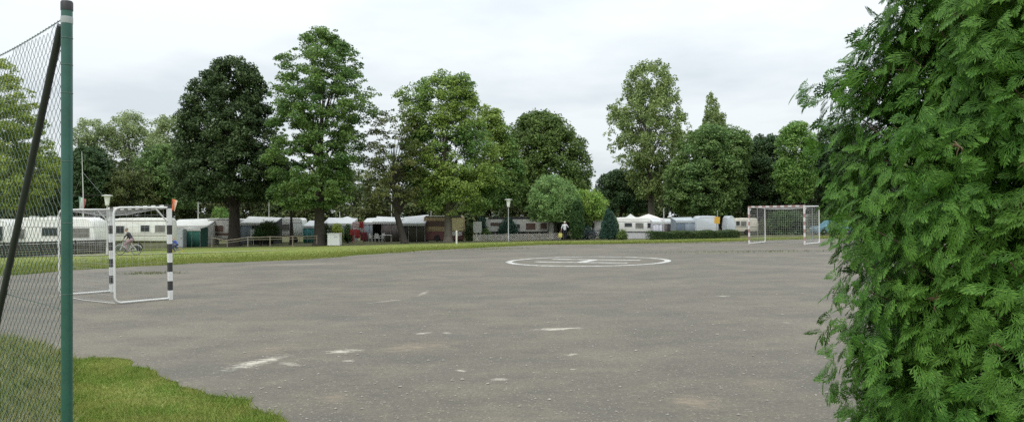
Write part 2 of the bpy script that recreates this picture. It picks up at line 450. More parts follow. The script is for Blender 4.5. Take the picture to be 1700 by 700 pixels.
def wornpaint():
    m, nt, out = nmat('worn_white_line_paint')
    geo = N(nt, 'ShaderNodeNewGeometry'); P = geo.outputs['Position']
    col = mixc(nt, ramp(nt, noise(nt, P, 2.6, 8, .85), .42, .62), (.62, .61, .58), (.24, .225, .195))
    bs = N(nt, 'ShaderNodeBsdfPrincipled', Roughness=.8); nt.links.new(col, bs.inputs['Base Color']); nt.links.new(bs.outputs[0], out.inputs[0]); return m
LINE = wornpaint()
cc = Vector((2.78, 28.75)); RO, RI = 3.0, 2.77
mb = MB(); n = 120
for k in range(n):
    t = 2 * math.pi * k / n; jo = random.gauss(0, .012)
    for rr in (RO + jo, RI + jo):
        x, y = cc.x + rr * math.cos(t), cc.y + rr * math.sin(t); mb.v.append((x, y, TILT * x + .005))
for k in range(n): mb.f.append((2 * k, 2 * ((k + 1) % n), 2 * ((k + 1) % n) + 1, 2 * k + 1)); mb.mi.append(0)
mb.build('painted_circle', LINE, pitch)
u = Vector((.907, -.42)); vv = Vector((.42, .907))
def strip(c, ax, hl, hw):
    nn = Vector((-ax.y, ax.x))
    return [c - ax * hl - nn * hw, c + ax * hl - nn * hw, c + ax * hl + nn * hw, c - ax * hl + nn * hw]
# the letter H as one flat outline
def Hpt(a, b): q = cc + u * a + vv * b; return (q.x, q.y)
hl, hs, t_ = 1.75, .85, .14
H = [Hpt(*p) for p in [(-hl, -hs - t_), (hl, -hs - t_), (hl, -hs + t_), (t_ * 1.2, -hs + t_), (t_ * 1.2, hs - t_), (hl, hs - t_), (hl, hs + t_), (-hl, hs + t_), (-hl, hs - t_), (-t_ * 1.2, hs - t_), (-t_ * 1.2, -hs + t_), (-hl, -hs + t_)]]
flat(H, .005, 'painted_letter', LINE, pitch)

# gravel path across the far lawn
pc = [(-60, YB(0, 428) - 1), (XA(60, 54), 54), (XA(212, 53), 53), (XA(320, 53), 53), (XA(420, 56), 56), (XA(500, 60), 60)]
PATHM = paint('pale_gravel', (.33, .31, .26), .95, .25, 2.5, (.15, .17, .06), dirtamt=.8)
mb = MB(); pts = []
for i in range(len(pc) - 1):
    for k in range(12):
        a, b = Vector(pc[i]), Vector(pc[i + 1]); pts.append(a.lerp(b, k / 12))
for i, p in enumerate(pts):
    hw = .75 * min(1, (len(pts) - i) / 12) * random.uniform(.8, 1.15)
    for s in (-hw, hw):
        mb.v.append((p.x, p.y + s, gz(p.x, p.y + s) + .035))
for i in range(len(pts) - 1): mb.f.append((2 * i, 2 * i + 1, 2 * i + 3, 2 * i + 2)); mb.mi.append(0)
tag(mb.build('path', PATHM), kind='structure')

# ------------------------------------------------------------------ grass
from mathutils.geometry import intersect_point_line
PX = np.array([p.x for p in pp]); PY = np.array([p.y for p in pp])
def inside(x, y):
    c = np.zeros(x.shape, bool); j = len(PX) - 1
    for i in range(len(PX)):
        cond = ((PY[i] > y) != (PY[j] > y)) & (x < (PX[j] - PX[i]) * (y - PY[i]) / (PY[j] - PY[i] + 1e-12) + PX[i])
        c ^= cond; j = i
    return c
def blades(x, y, h, wd, lean):
    n = len(x); z = g(x, y) - .012
    a = RNG.uniform(0, 2 * np.pi, n); la = RNG.uniform(0, 2 * np.pi, n)
    sd = np.stack([np.cos(a), np.sin(a), np.zeros(n)], 1) * wd[:, None] * .5
    base = np.stack([x, y, z], 1)
    tip = base + np.stack([np.cos(la) * lean * h, np.sin(la) * lean * h, h], 1)
    mid = base + (tip - base) * .55 + np.stack([np.zeros(n), np.zeros(n), h * .12], 1)
    return np.stack([base - sd, base + sd, mid + sd * .7, tip, mid - sd * .7], 1)
x0 = RNG.uniform(-9.5, -.6, 420000); y0 = RNG.uniform(4.6, 14, 420000)
px_ = CX + F * x0 / y0; keep = (~inside(x0, y0)) & (px_ > -60) & (px_ < 760) & (y0 < 13)
x0, y0 = x0[keep], y0[keep]
patch = np.sin(x0 * 2.3 + 1.1 * np.sin(y0 * 1.7)) * np.cos(y0 * 1.9 + x0 * .6)
h0 = RNG.uniform(.018, .055, len(x0)) * (1 + .55 * patch) * np.where(RNG.random(len(x0)) < .04, 1.9, 1)
tall = (CX + F * x0 / y0 < 112) & (RNG.random(len(x0)) < .35)
h0 = np.where(tall, RNG.uniform(.06, .19, len(x0)), h0)
V1 = blades(x0, y0, h0, RNG.uniform(.004, .009, len(x0)), RNG.uniform(.3, 1.1, len(x0)))
GRASS = leafmat('grass_blades', (.165, .26, .042), (.265, .305, .075), 2.2, .3, .6, (.26, .22, .09))
tag(np_mesh('grass', V1[~tall], 5, GRASS), 'short green lawn at the near corner of the court', 'grass', kind='stuff')
TALLG = leafmat('tall_grass_blades', (.19, .25, .06), (.31, .31, .13), 1.5, .3, .6, (.5, .44, .24))
tag(np_mesh('tall_grass', V1[tall], 5, TALLG), 'long straw tinged grass at the foot of the green wire fence', 'grass', kind='stuff')
# longer rough grass on the far bank, along the edge of the court and round the posts
xs_, ys_ = [], []
n = 90000
r_ = RNG.uniform(-.68, .44, n); d_ = RNG.exponential(5.0, n) - .12
yy = edge_at(r_) + d_; xx = r_ * yy
k = (~inside(xx, yy)) & (yy < 67 + RNG.random(n) * 5)
h1 = RNG.uniform(.03, .09, k.sum()); 
V2 = blades(xx[k], yy[k], h1, RNG.uniform(.015, .035, k.sum()), RNG.uniform(.3, 1.0, k.sum()))
tag(np_mesh('bank_grass', V2, 5, leafmat('bank_grass_blades', (.15, .205, .038), (.205, .23, .058), .4, .3, .6, (.32, .28, .11))), 'yellowish mown grass on the bank beyond the court', 'grass', kind='stuff')
# weeds pushing through the asphalt
xs_, ys_ = [], []
for (px, py, sx, sy, cnt) in [(248, 454, .5, .25, 260), (640, 420, 1.5, .3, 260), (820, 413.5, 1.3, .5, 300), (925, 405.5, .5, .25, 300), (1180, 418.5, 1.2, .5, 200), (1300, 417.5, 1.4, .4, 260),
                              (1015, 404.5, .35, .2, 200), (1050, 404, .5, .15, 220), (520, 426, .7, .5, 150), (1130, 404, 3, .2, 300), (1190, 402.5, 2, .3, 250), (1375, 396, 3, .4, 300)]:
    a, b = PL(px, py); xs_.append(RNG.normal(a, sx, cnt)); ys_.append(RNG.normal(b, sy, cnt))
xx = np.concatenate(xs_); yy = np.concatenate(ys_); n = len(xx)
V3 = blades(xx, yy, RNG.uniform(.03, .11, n), RNG.uniform(.008, .02, n), RNG.uniform(.4, 1.2, n))
tag(np_mesh('weeds', V3, 5, leafmat('weed_blades', (.08, .11, .025), (.14, .14, .04), .8, .25)), 'low weeds and moss growing through the worn asphalt', 'weeds', kind='stuff')
# loose grit on the near asphalt
n = 5200
py_ = RNG.uniform(0, 1, n) ** .7; yy = 5.2 + (1 - py_) * 12; xx = RNG.uniform(-.5, .62, n) * yy
k = inside(xx, yy); xx, yy = xx[k], yy[k]; n = len(xx)
s_ = .004 + RNG.exponential(.0035, n); s_ = np.minimum(s_, .022)
base = np.stack([xx, yy, TILT * xx + s_ * .25], 1); vs = []
oct_ = np.array([[1, 0, 0], [0, 1, 0], [-1, 0, 0], [0, -1, 0], [0, 0, .7], [0, 0, -.6]])
tri = np.array([[0, 1, 4], [1, 2, 4], [2, 3, 4], [3, 0, 4]])
O = oct_[None] * s_[:, None, None] * RNG.uniform(.6, 1.3, (n, 6, 1)) + base[:, None]
V4 = O[:, tri].reshape(-1, 3, 3)
tag(np_mesh('gravel', V4, 3, paint('pale_grit', (.3, .275, .235), .9, .4, 30)), 'pale loose grit scattered over the near asphalt', 'gravel', kind='stuff')
# ------------------------------------------------------------------ trees
def tree(name, label, cat, Y, prof, leaf, trunk_px, nclump=110, per=110, rc=(.5, 1.0), flat_=.6, lsize=.26, hollow=.45,
         bark=None, droop=0.0, trunk_py=None, lean=(0, 0), group=None, depth=.95, out=.5, stray=.06, limbs=22, trunk_top=.72, tilt_up=.7, stems=None):
    """prof: silhouette of the crown in photo pixels (row, left, right) top to bottom, trunk_px: (column, width) at its foot"""
    bx = XA(trunk_px[0], Y); bz = gz(bx, Y)
    root = empty(name, (bx, Y, bz), label, cat, group)
    pr = np.array(prof, float); nclump = int(nclump * 1.6)
    z = EYE + (HY - pr[:, 0]) / F * Y - bz
    xl = (pr[:, 1] - CX) / F * Y - bx; xr = (pr[:, 2] - CX) / F * Y - bx
    o = np.argsort(z); z, xl, xr = z[o], xl[o], xr[o]
    hw = (xr - xl) / 2; area = np.maximum(hw, .15)
    zz = np.linspace(z[0], z[-1], 200); pw = np.maximum(np.interp(zz, z, area), .2 * area.max()); pw = pw ** 1.1; pw /= pw.sum()
    cz = RNG.choice(zz, nclump, p=pw) + RNG.normal(0, .1, nclump)
    th = RNG.uniform(0, 2 * np.pi, nclump); rho = np.sqrt(RNG.uniform(hollow ** 2, 1, nclump))
    cxm = np.interp(cz, z, (xl + xr) / 2); chw = np.interp(cz, z, hw)
    rr = RNG.uniform(rc[0], rc[1], nclump)
    rr = np.minimum(rr, np.maximum(chw * .6, .3))
    eff = np.maximum(chw - rr * .12, .05)
    dmean = max(np.median(hw) * depth, .3)
    effd = np.minimum(np.maximum(np.interp(cz, z, hw) * depth, .15), dmean * 1.6)
    cx = cxm + eff * rho * np.cos(th); cy = effd * rho * np.sin(th)
    if stray:
        q = RNG.random(nclump) < stray
        cx = np.where(q, cxm + (cx - cxm) * 1.12, cx); cz = np.where(q & (cz < z[-1] - 1.5), cz + .2, cz)
    # small sprigs breaking the outline
    ns = int(nclump * .7); sz_ = RNG.choice(zz, ns, p=pw); st_ = RNG.uniform(0, 2 * np.pi, ns); sh_ = np.interp(sz_, z, hw); sr = RNG.uniform(.16, .36, ns)
    sr = np.minimum(sr, sh_ * .3 + .03); sh_ = sh_ * RNG.uniform(.93, 1.07, ns) + .05 * (sh_ > 1); sc_ = np.interp(sz_, z, (xl + xr) / 2)
    cx = np.concatenate([cx, sc_ + sh_ * np.cos(st_)]); cy = np.concatenate([cy, np.minimum(sh_ * depth, dmean * 1.6) * np.sin(st_)]); cz = np.concatenate([cz, sz_ + RNG.normal(0, .15, ns)])
    rr = np.concatenate([rr, sr]); cxm = np.concatenate([cxm, sc_]); nclump = nclump + ns
    # leaves of every clump
    cnt = np.maximum((per * 1.3 * (rr / np.mean(rc)) ** 2 * RNG.uniform(.55, 1.35, nclump)).astype(int), 8)
    idx = np.repeat(np.arange(nclump), cnt); n = len(idx)
    d = unit(RNG.normal(0, 1, (n, 3))); rad = RNG.uniform(.15, 1, n) ** .6
    off = d * rad[:, None] * rr[idx][:, None]; off[:, 2] *= flat_
    if droop: off[:, 2] -= droop * RNG.random(n) ** 1.5 * rr[idx] * 2
    else: off[:, 2] -= .18 * (off[:, 0] ** 2 + off[:, 1] ** 2) / rr[idx]
    C = np.stack([cx, cy, cz], 1)[idx] + off
    low = C[:, 2] < z[0] - .1; C[:, 2] = np.where(low, z[0] - .1 + RNG.random(n) * .9, C[:, 2])
    outw = unit(np.stack([C[:, 0] - cxm[idx], C[:, 1], np.zeros(n)], 1))
    nrm = unit(np.array([0, 0, tilt_up]) + RNG.normal(0, .55, (n, 3)) + out * outw * RNG.random((n, 1)))
    al = outw * .6 + RNG.normal(0, .7, (n, 3))
    if droop: al = al * .35 + np.array([0, 0, -1.0])
    L = RNG.uniform(.65, 1.35, n) * lsize * .84
    V = leaves(C, nrm, al, L, L * RNG.uniform(.45, .7, n))
    C[:, 2] = np.maximum(C[:, 2], .3)
    np_mesh('crown', V, 4, leaf, root)
    # trunk and limbs
    tr = MB(); H = z[-1]; r0 = trunk_px[1] / 2 / F * Y
    top = H * trunk_top; tx = float(np.interp(top, z, (xl + xr) / 2))
    def axis(t):
        h = top * t
        return Vector((lean[0] * min(t * 2, 1) * (1 if t < .5 else 1) + (tx - lean[0]) * max(0, t - .3) / .7 if t > .3 else lean[0] * t / .3 * 1.0, .05 * math.sin(t * 7), h))
    ks = [0, .03, .1, .2, .3, .45, .6, .8, 1.0]
    rad = [r0 * 1.45, r0 * 1.12, r0, r0 * .93, r0 * .85, r0 * .65, r0 * .48, r0 * .28, r0 * .1]
    tr.tube([axis(k) for k in ks], rad, 9)
    order = np.argsort(-rr)[:limbs * 3]; random.shuffle(order := list(order))
    for i in order[:limbs]:
        e = Vector((cx[i], cy[i], cz[i]))
        t = min(.95, max(.22, (e.z * .62) / top)); s = axis(t)
        if e.z < s.z: s = axis(max(.12, t * .7))
        m = s.lerp(e, .5) + Vector((0, 0, .12 * (e - s).length)) + Vector((random.gauss(0, .12), random.gauss(0, .12), 0))
        a = r0 * .34 * (1 - t * .6)
        tr.tube([s, s.lerp(m, .5) + Vector((0, 0, -.03)), m, e], [a, a * .75, a * .5, a * .15], 5)
    tr.build('trunk', bark or BARK, root, smooth=True)
    return root

LF_DARK = leafmat('chestnut_leaves', (0.048, 0.083, 0.030), (0.077, 0.121, 0.042), .5, .15, .6, (0.150, 0.176, 0.088))
LF_ROB = leafmat('robinia_leaves', (0.090, 0.178, 0.050), (0.161, 0.256, 0.061), .45, .25, .55, (0.202, 0.273, 0.110))
LF_ROB2 = leafmat('locust_leaves', (0.123, 0.233, 0.064), (0.248, 0.341, 0.076), .3, .25, .55, (0.297, 0.375, 0.126))
LF_THIN = leafmat('thin_tree_leaves', (0.102, 0.138, 0.039), (0.178, 0.189, 0.063), .6, .25, .55)
LF_LIME = leafmat('lime_leaves', (0.091, 0.153, 0.039), (0.140, 0.208, 0.052), .5, .2, .55, (0.195, 0.230, 0.086))
LF_WILLOW = leafmat('willow_leaves', (0.168, 0.291, 0.095), (0.224, 0.347, 0.118), .8, .3, .55, (0.291, 0.392, 0.168))
LF_YEL = leafmat('yellow_green_leaves', (0.264, 0.345, 0.060), (0.372, 0.420, 0.085), .6, .3, .5)
LF_POP = leafmat('poplar_leaves', (0.176, 0.254, 0.081), (0.251, 0.326, 0.104), .6, .22, .5, (0.414, 0.447, 0.228))
LF_PALE = leafmat('pale_poplar_leaves', (0.224, 0.297, 0.125), (0.302, 0.369, 0.160), .4, .3, .5, (0.403, 0.440, 0.250))
LF_MID = leafmat('mid_green_leaves', (0.107, 0.194, 0.059), (0.156, 0.245, 0.070), .4, .22, .55, (0.218, 0.266, 0.103))
LF_DEEP = leafmat('deep_green_leaves', (0.048, 0.094, 0.037), (0.081, 0.132, 0.048), .4, .18, .55)
LF_BRIGHT = leafmat('bright_green_leaves', (0.140, 0.264, 0.062), (0.209, 0.330, 0.084), .6, .28, .5)
LF_OLIVE = leafmat('olive_leaves', (.085, .115, .036), (.12, .145, .045), .4, .22, .55, (.16, .17, .07))
LF_CON = leafmat('blue_conifer_needles', (0.036, 0.078, 0.054), (0.053, 0.108, 0.077), 1.5, .1, .6)
LF_CONG = leafmat('green_conifer_needles', (0.040, 0.088, 0.029), (0.061, 0.114, 0.035), 1.5, .1, .6)
LF_HEDGE = leafmat('hedge_leaves', (0.040, 0.074, 0.026), (0.071, 0.104, 0.035), .9, .15, .55)

T = 'tree'
tree('chestnut_tree', 'broad very dark leafed tree with a dense conical crown and thick dark trunk', T, 75,
     [(96, 385, 402), (108, 360, 415), (125, 342, 428), (150, 320, 442), (165, 312, 438), (185, 308, 445), (215, 300, 452), (245, 295, 462), (275, 293, 474), (300, 294, 476), (318, 298, 470), (333, 312, 452)],
     LF_DARK, (389, 19), 320, 140, (.5, 1.0), .75, .3, .35, limbs=14)
tree('robinia_tree', 'tallest layered mid green tree with a ragged pointed top beside the dark tree', T, 70,
     [(46, 515, 545), (62, 498, 560), (75, 515, 580), (85, 485, 590), (100, 462, 600), (120, 468, 595), (140, 455, 615), (155, 452, 626), (175, 458, 622), (200, 448, 612), (218, 460, 600), (240, 452, 604), (262, 440, 600), (290, 452, 598), (310, 455, 596), (330, 450, 590), (347, 462, 560)],
     LF_ROB, (530, 17), 300, 120, (.45, .95), .5, .24, .35, bark=BARK, limbs=30)
tree('slender_tree', 'small slim trunked tree almost hidden below the tall layered tree', T, 78,
     [(290, 470, 500), (305, 462, 508), (325, 460, 506), (345, 472, 498)], LF_ROB, (484, 7), 28, 90, (.4, .7), .5, .25, limbs=6)
tree('thin_crowned_tree', 'thin crowned tree with sky showing through and a leaning forked trunk', T, 72,
     [(182, 625, 668), (200, 612, 690), (225, 605, 700), (250, 600, 706), (275, 598, 706), (300, 600, 705), (325, 605, 700), (345, 625, 690)],
     LF_THIN, (672, 11), 85, 60, (.35, .75), .5, .22, .3, lean=(-.75, 0), limbs=40, stray=.1)
tree('locust_tree', 'wide spreading fresh green tree with a straight pale brown trunk in front of brown caravan', T, 74,
     [(120, 716, 752), (130, 708, 782), (148, 670, 786), (160, 655, 790), (175, 660, 796), (195, 664, 800), (215, 668, 808), (240, 668, 820), (262, 664, 826), (285, 668, 830), (305, 680, 832), (325, 690, 828), (345, 705, 812), (356, 725, 790)],
     LF_ROB2, (744, 13), 300, 120, (.5, 1.0), .6, .24, .35, bark=BARKG, limbs=30, depth=.6)
tree('leaning_locust_tree', 'yellower light green tree whose crown merges with the right of the spreading tree', T, 82,
     [(178, 800, 826), (195, 790, 835), (220, 800, 848), (250, 800, 860), (275, 805, 868), (300, 805, 872), (325, 800, 866), (345, 795, 840)],
     LF_ROB2, (800, 9), 130, 120, (.5, 1.0), .5, .26, .35, limbs=18, depth=.7)
tree('lime_tree', 'rounded dark green tree with a smooth dome crown behind the weeping tree', T, 92,
     [(186, 890, 912), (196, 868, 930), (212, 855, 945), (230, 850, 962), (250, 848, 966), (270, 850, 976), (290, 850, 980), (310, 855, 976), (330, 860, 960), (348, 868, 940)],
     LF_LIME, (905, 12), 190, 150, (.7, 1.2), .8, .33, .45, limbs=14)
tree('weeping_willow', 'pale green weeping tree with trailing twigs beside the lamp post', T, 76,
     [(291, 905, 925), (300, 890, 945), (315, 882, 955), (335, 878, 962), (352, 878, 962), (366, 884, 950)],
     LF_WILLOW, (922, 6), 90, 130, (.35, .7), .8, .2, .3, droop=.55, limbs=14, out=.8)
tree('golden_willow', 'low yellow green bushy tree right of the weeping tree', T, 78,
     [(315, 960, 985), (325, 952, 1000), (340, 948, 1008), (355, 950, 1008), (364, 958, 1000)],
     leafmat('golden_willow_leaves', (.21, .34, .07), (.28, .39, .09), .8, .3, .55), (985, 5), 60, 110, (.35, .65), .8, .19, .3, droop=.35, limbs=8)
tree('columnar_conifer', 'narrow green columnar conifer directly right of the walking person', T, 74,
     [(335, 954, 964), (345, 950, 966), (365, 948, 968), (385, 949, 968), (394, 951, 966)], LF_CONG, (958, 3), 60, 110, (.22, .4), 1.4, .14, .3, limbs=4, tilt_up=.1)
tree('blue_conifer', 'pointed blue green conical conifer left of the white caravan with grey skirt', T, 73,
     [(347, 1009, 1012), (357, 1005, 1017), (370, 1001, 1021), (384, 998, 1024), (394, 998, 1025)], LF_CON, (1011, 3), 80, 120, (.2, .42), 1.0, .14, .25, limbs=4, tilt_up=.2)
tree('small_conifer', 'smaller dark conifer tucked against the right of the pointed blue one', T, 74,
     [(365, 1019, 1022), (375, 1016, 1025), (394, 1015, 1027)], LF_CONG, (1020, 2), 30, 90, (.18, .3), 1.0, .13, .25, limbs=3, tilt_up=.2)
tree('poplar_tree', 'tall grey green poplar with an open upright crown standing alone against the sky', T, 104,
     [(104, 1072, 1095), (112, 1052, 1108), (130, 1042, 1120), (150, 1038, 1124), (170, 1028, 1126), (178, 1008, 1124), (190, 1012, 1132), (205, 1014, 1142), (225, 1006, 1146), (245, 1012, 1140), (262, 1018, 1130), (280, 1035, 1120), (300, 1045, 1115), (330, 1055, 1110)],
     LF_POP, (1081, 11), 250, 75, (.5, .95), 1.0, .34, .25, bark=BARKG, limbs=46, stray=.12, tilt_up=.4)
tree('lombardy_poplar', 'narrow spire shaped poplar rising behind the mid green tree', T, 118,
     [(153, 1178, 1182), (165, 1173, 1188), (185, 1170, 1196), (205, 1168, 1204), (225, 1170, 1206), (260, 1172, 1206)],
     LF_POP, (1190, 7), 60, 80, (.4, .75), 1.6, .32, .2, limbs=22, tilt_up=.2)
tree('maple_tree', 'broad mid green tree beneath the narrow poplar spire', T, 92,
     [(212, 1160, 1225), (222, 1145, 1238), (240, 1128, 1240), (262, 1118, 1238), (285, 1112, 1236), (310, 1108, 1234), (335, 1112, 1228), (356, 1130, 1215)],
     LF_MID, (1203, 12), 240, 140, (.6, 1.2), .65, .32, .45, limbs=16)
tree('dark_maple_tree', 'dark leafed tree left of the bright green tree behind the red striped goal', T, 96,
     [(228, 1255, 1290), (240, 1240, 1298), (260, 1228, 1305), (290, 1226, 1308), (320, 1228, 1306), (352, 1235, 1300)],
     LF_DEEP, (1262, 10), 150, 130, (.6, 1.2), .65, .33, .45, limbs=10)
tree('ash_tree', 'bright green upright tree between two dark trees behind the red striped goal', T, 88,
     [(205, 1312, 1338), (215, 1298, 1345), (235, 1292, 1350), (258, 1290, 1352), (285, 1290, 1352), (310, 1295, 1348), (335, 1302, 1342)],
     LF_BRIGHT, (1322, 8), 110, 110, (.5, 1.0), .7, .28, .4, limbs=14)
tree('oak_tree', 'dark tree rising beside the big conifer at the edge of the court', T, 90,
     [(212, 1375, 1420), (225, 1358, 1440), (250, 1348, 1450), (290, 1345, 1455), (330, 1350, 1450), (352, 1360, 1440)],
     LF_DEEP, (1392, 10), 170, 130, (.6, 1.2), .65, .32, .4, limbs=12)
tree('low_dark_tree', 'low rounded dark tree left of the poplar foot and behind the pagoda tents', T, 110,
     [(288, 1010, 1050), (296, 995, 1068), (312, 986, 1080), (335, 984, 1085), (352, 990, 1080)],
     LF_DEEP, (1030, 8), 110, 120, (.6, 1.1), .7, .34, .4, limbs=8)
tree('yellow_green_tree', 'large yellow green tree seen through the wire fence', T, 62,
     [(100, -20, 8), (118, -45, 22), (140, -70, 40), (165, -80, 52), (195, -85, 58), (225, -85, 70), (250, -85, 78), (275, -85, 88), (300, -80, 84), (325, -75, 70), (345, -60, 45)],
     LF_YEL, (-10, 15), 210, 105, (.45, .95), .5, .24, .3, limbs=24, stray=.1)
tree('grey_poplar_tree', 'pale feathery poplar far behind beside the green fence post', T, 122,
     [(200, 140, 165), (212, 122, 178), (235, 112, 186), (262, 112, 188), (300, 115, 185), (335, 125, 180)],
     LF_PALE, (150, 7), 110, 70, (.6, 1.1), .9, .36, .2, limbs=26, stray=.12)
tree('grey_poplar_tree', 'tallest pale feathery poplar in the middle of the far left group', T, 126,
     [(190, 200, 232), (202, 184, 246), (225, 178, 254), (255, 178, 256), (300, 182, 254), (335, 190, 245)],
     LF_PALE, (215, 8), 130, 75, (.6, 1.1), .9, .36, .2, limbs=26, stray=.1)
tree('grey_poplar_tree', 'pale poplar just left of the broad dark tree', T, 120,
     [(195, 270, 300), (206, 256, 318), (230, 250, 325), (265, 250, 325), (305, 255, 320), (335, 262, 315)],
     LF_PALE, (285, 7), 120, 75, (.6, 1.1), .9, .36, .2, limbs=22)
tree('hazel_tree', 'dark green tree next to the fence post below the pale poplars', T, 92,
     [(244, 132, 158), (256, 120, 176), (280, 112, 186), (310, 110, 188), (345, 118, 180)],
     LF_DEEP, (148, 7), 110, 120, (.5, 1.0), .7, .3, .4, limbs=10)
tree('hazel_tree', 'olive brown bushy tree behind the white caravans at left', T, 94,
     [(282, 190, 240), (292, 175, 262), (312, 168, 275), (335, 170, 275), (352, 178, 268)],
     LF_OLIVE, (220, 7), 100, 110, (.5, 1.0), .7, .28, .4, limbs=10)
tree('hazel_tree', 'mid green tree overlapping the left edge of the broad dark tree', T, 96,
     [(240, 255, 290), (252, 238, 310), (275, 228, 322), (305, 225, 325), (345, 232, 320)],
     LF_MID, (275, 7), 130, 120, (.55, 1.0), .7, .3, .4, limbs=10)
tree('hazel_tree', 'olive tree seen through the wire fence behind the white caravan', T, 95,
     [(255, 40, 80), (270, 20, 105), (295, 5, 118), (325, 0, 120), (350, 10, 115)],
     LF_OLIVE, (62, 7), 120, 110, (.5, 1.0), .7, .29, .4, limbs=10)

def bush(name, label, Y, prof, leaf, cat='bush', nclump=30, per=90, rc=(.25, .5), lsize=.13, group=None, flat_=.8):
    cx = (prof[-1][1] + prof[-1][2]) / 2
    return tree(name, label, cat, Y, prof, leaf, (cx, 3), nclump, per, rc, flat_, lsize, .3, limbs=8, group=group, stray=.03, trunk_top=.6)
bush('shrub', 'bright green shrub under the dark tree behind the brown striped caravan', 96, [(340, 360, 368), (350, 354, 378), (364, 352, 382), (380, 354, 380)], LF_BRIGHT)
bush('shrub', 'dark clipped shrub before the white rounded board', 77, [(371, 434, 458), (378, 430, 462), (398, 430, 462)], LF_HEDGE, nclump=50, flat_=1)
bush('shrub', 'loose green shrub left of the dark clipped one', 76, [(378, 424, 434), (386, 421, 442), (396, 422, 442)], LF_CONG)
bush('shrub', 'round dark shrub hard against the right of the layered tree trunk', 76, [(370, 536, 542), (380, 533, 549), (400, 533, 549)], LF_HEDGE)
bush('shrub', 'yellow flowering shrub behind the white bin', 79, [(373, 556, 564), (379, 551, 569), (398, 553, 568)], LF_YEL)
bush('shrub', 'dark bush between the yellow shrub and the red drying rack', 80, [(376, 572, 580), (384, 568, 586), (399, 568, 586)], LF_DEEP)
bush('shrub', 'dark shrub right of the cream caravan end', 78, [(370, 776, 784), (380, 772, 790), (400, 772, 792)], LF_HEDGE)
bush('shrub', 'tall dark shrub right of the white notice board', 79, [(358, 797, 801), (372, 793, 807), (400, 792, 810)], LF_CON)
bush('shrub', 'green shrub climbing behind the left end of the lattice fence', 77, [(380, 803, 810), (388, 799, 816), (402, 799, 816)], LF_LIME)
bush('shrub', 'blue green bush right behind the lamp post', 78, [(362, 838, 848), (374, 830, 856), (400, 828, 858)], LF_CON, nclump=60)
bush('shrub', 'dark ivy mass between white cabinet and walking person', 79, [(365, 922, 934), (376, 920, 944), (398, 922, 946)], LF_HEDGE, nclump=45)
bush('shrub', 'grey leafed bush in front of the white caravan behind the parked bicycles', 76, [(376, 970, 976), (384, 966, 984), (396, 967, 983)], LF_CON)
bush('shrub', 'light shrub climbing over the corner of the caravan right of the columnar conifer', 77, [(355, 968, 978), (362, 966, 984), (374, 968, 980)], LF_LIME)
bush('shrub', 'young shrub in front of the grey caravan skirt', 71.5, [(386, 1030, 1036), (390, 1026, 1040), (395, 1027, 1039)], LF_LIME)
bush('shrub', 'dark undergrowth clump seen through the net of the red striped goal', 84, [(352, 1285, 1320), (362, 1278, 1332), (389, 1278, 1334)], LF_DEEP, nclump=80, rc=(.4, .7), lsize=.2)
bush('shrub', 'olive shrub at the back of the red striped goal', 86, [(365, 1262, 1278), (375, 1258, 1284), (389, 1258, 1284)], LF_OLIVE, nclump=40)
bush('shrub', 'pale leafy bush above the blue car', 90, [(352, 1352, 1372), (360, 1345, 1384), (380, 1345, 1385)], LF_WILLOW, nclump=60, rc=(.35, .6), lsize=.18)

# clipped hedge along the right part of the camp site
def hedge(name, label, a, b, wd, h, leaf, n):
    A, B = a, b; L = (B - A).length; root = empty(name, A, label, 'hedge')
    ax = (B - A).normalized(); side = Vector((-ax.y, ax.x, 0))
    t = RNG.uniform(0, L, n); s = RNG.uniform(-wd / 2, wd / 2, n)
    hh = h * (1 + .08 * np.sin(t * 2.3) + .06 * np.sin(t * 5.1)); zq = RNG.uniform(0.03, 1, n) * hh
    sh = RNG.integers(0, 3, n)
    s = np.where(sh == 0, -wd / 2 + RNG.normal(0, .04, n), s); zq = np.where(sh == 1, hh + RNG.normal(0, .04, n), zq)
    C = np.array(ax)[None] * t[:, None] + np.array(side)[None] * s[:, None]; C[:, 2] += zq
    nrm = unit(RNG.normal(0, .6, (n, 3)) + np.array([0, -.5, .5])); Ls = RNG.uniform(.06, .13, n)
    np_mesh('foliage', leaves(C, nrm, RNG.normal(0, 1, (n, 3)), Ls, Ls * .6), 4, leaf, root)
    st = MB()
    for k in range(int(L / .5)): st.tube([ax * (k * .5 + .2), ax * (k * .5 + .25) + Vector((0, 0, h * .8))], [.02, .008], 5)
    st.tube([ax * .2 + Vector((0, 0, .0)), ax * L], .03, 5)
    st.build('stems', BARK, root)
hedge('hedge', 'long low dark clipped hedge before the grey tents', G3(1076, 68), G3(1222, 72), 1.0, 1.0 * .62, LF_HEDGE, 22000)

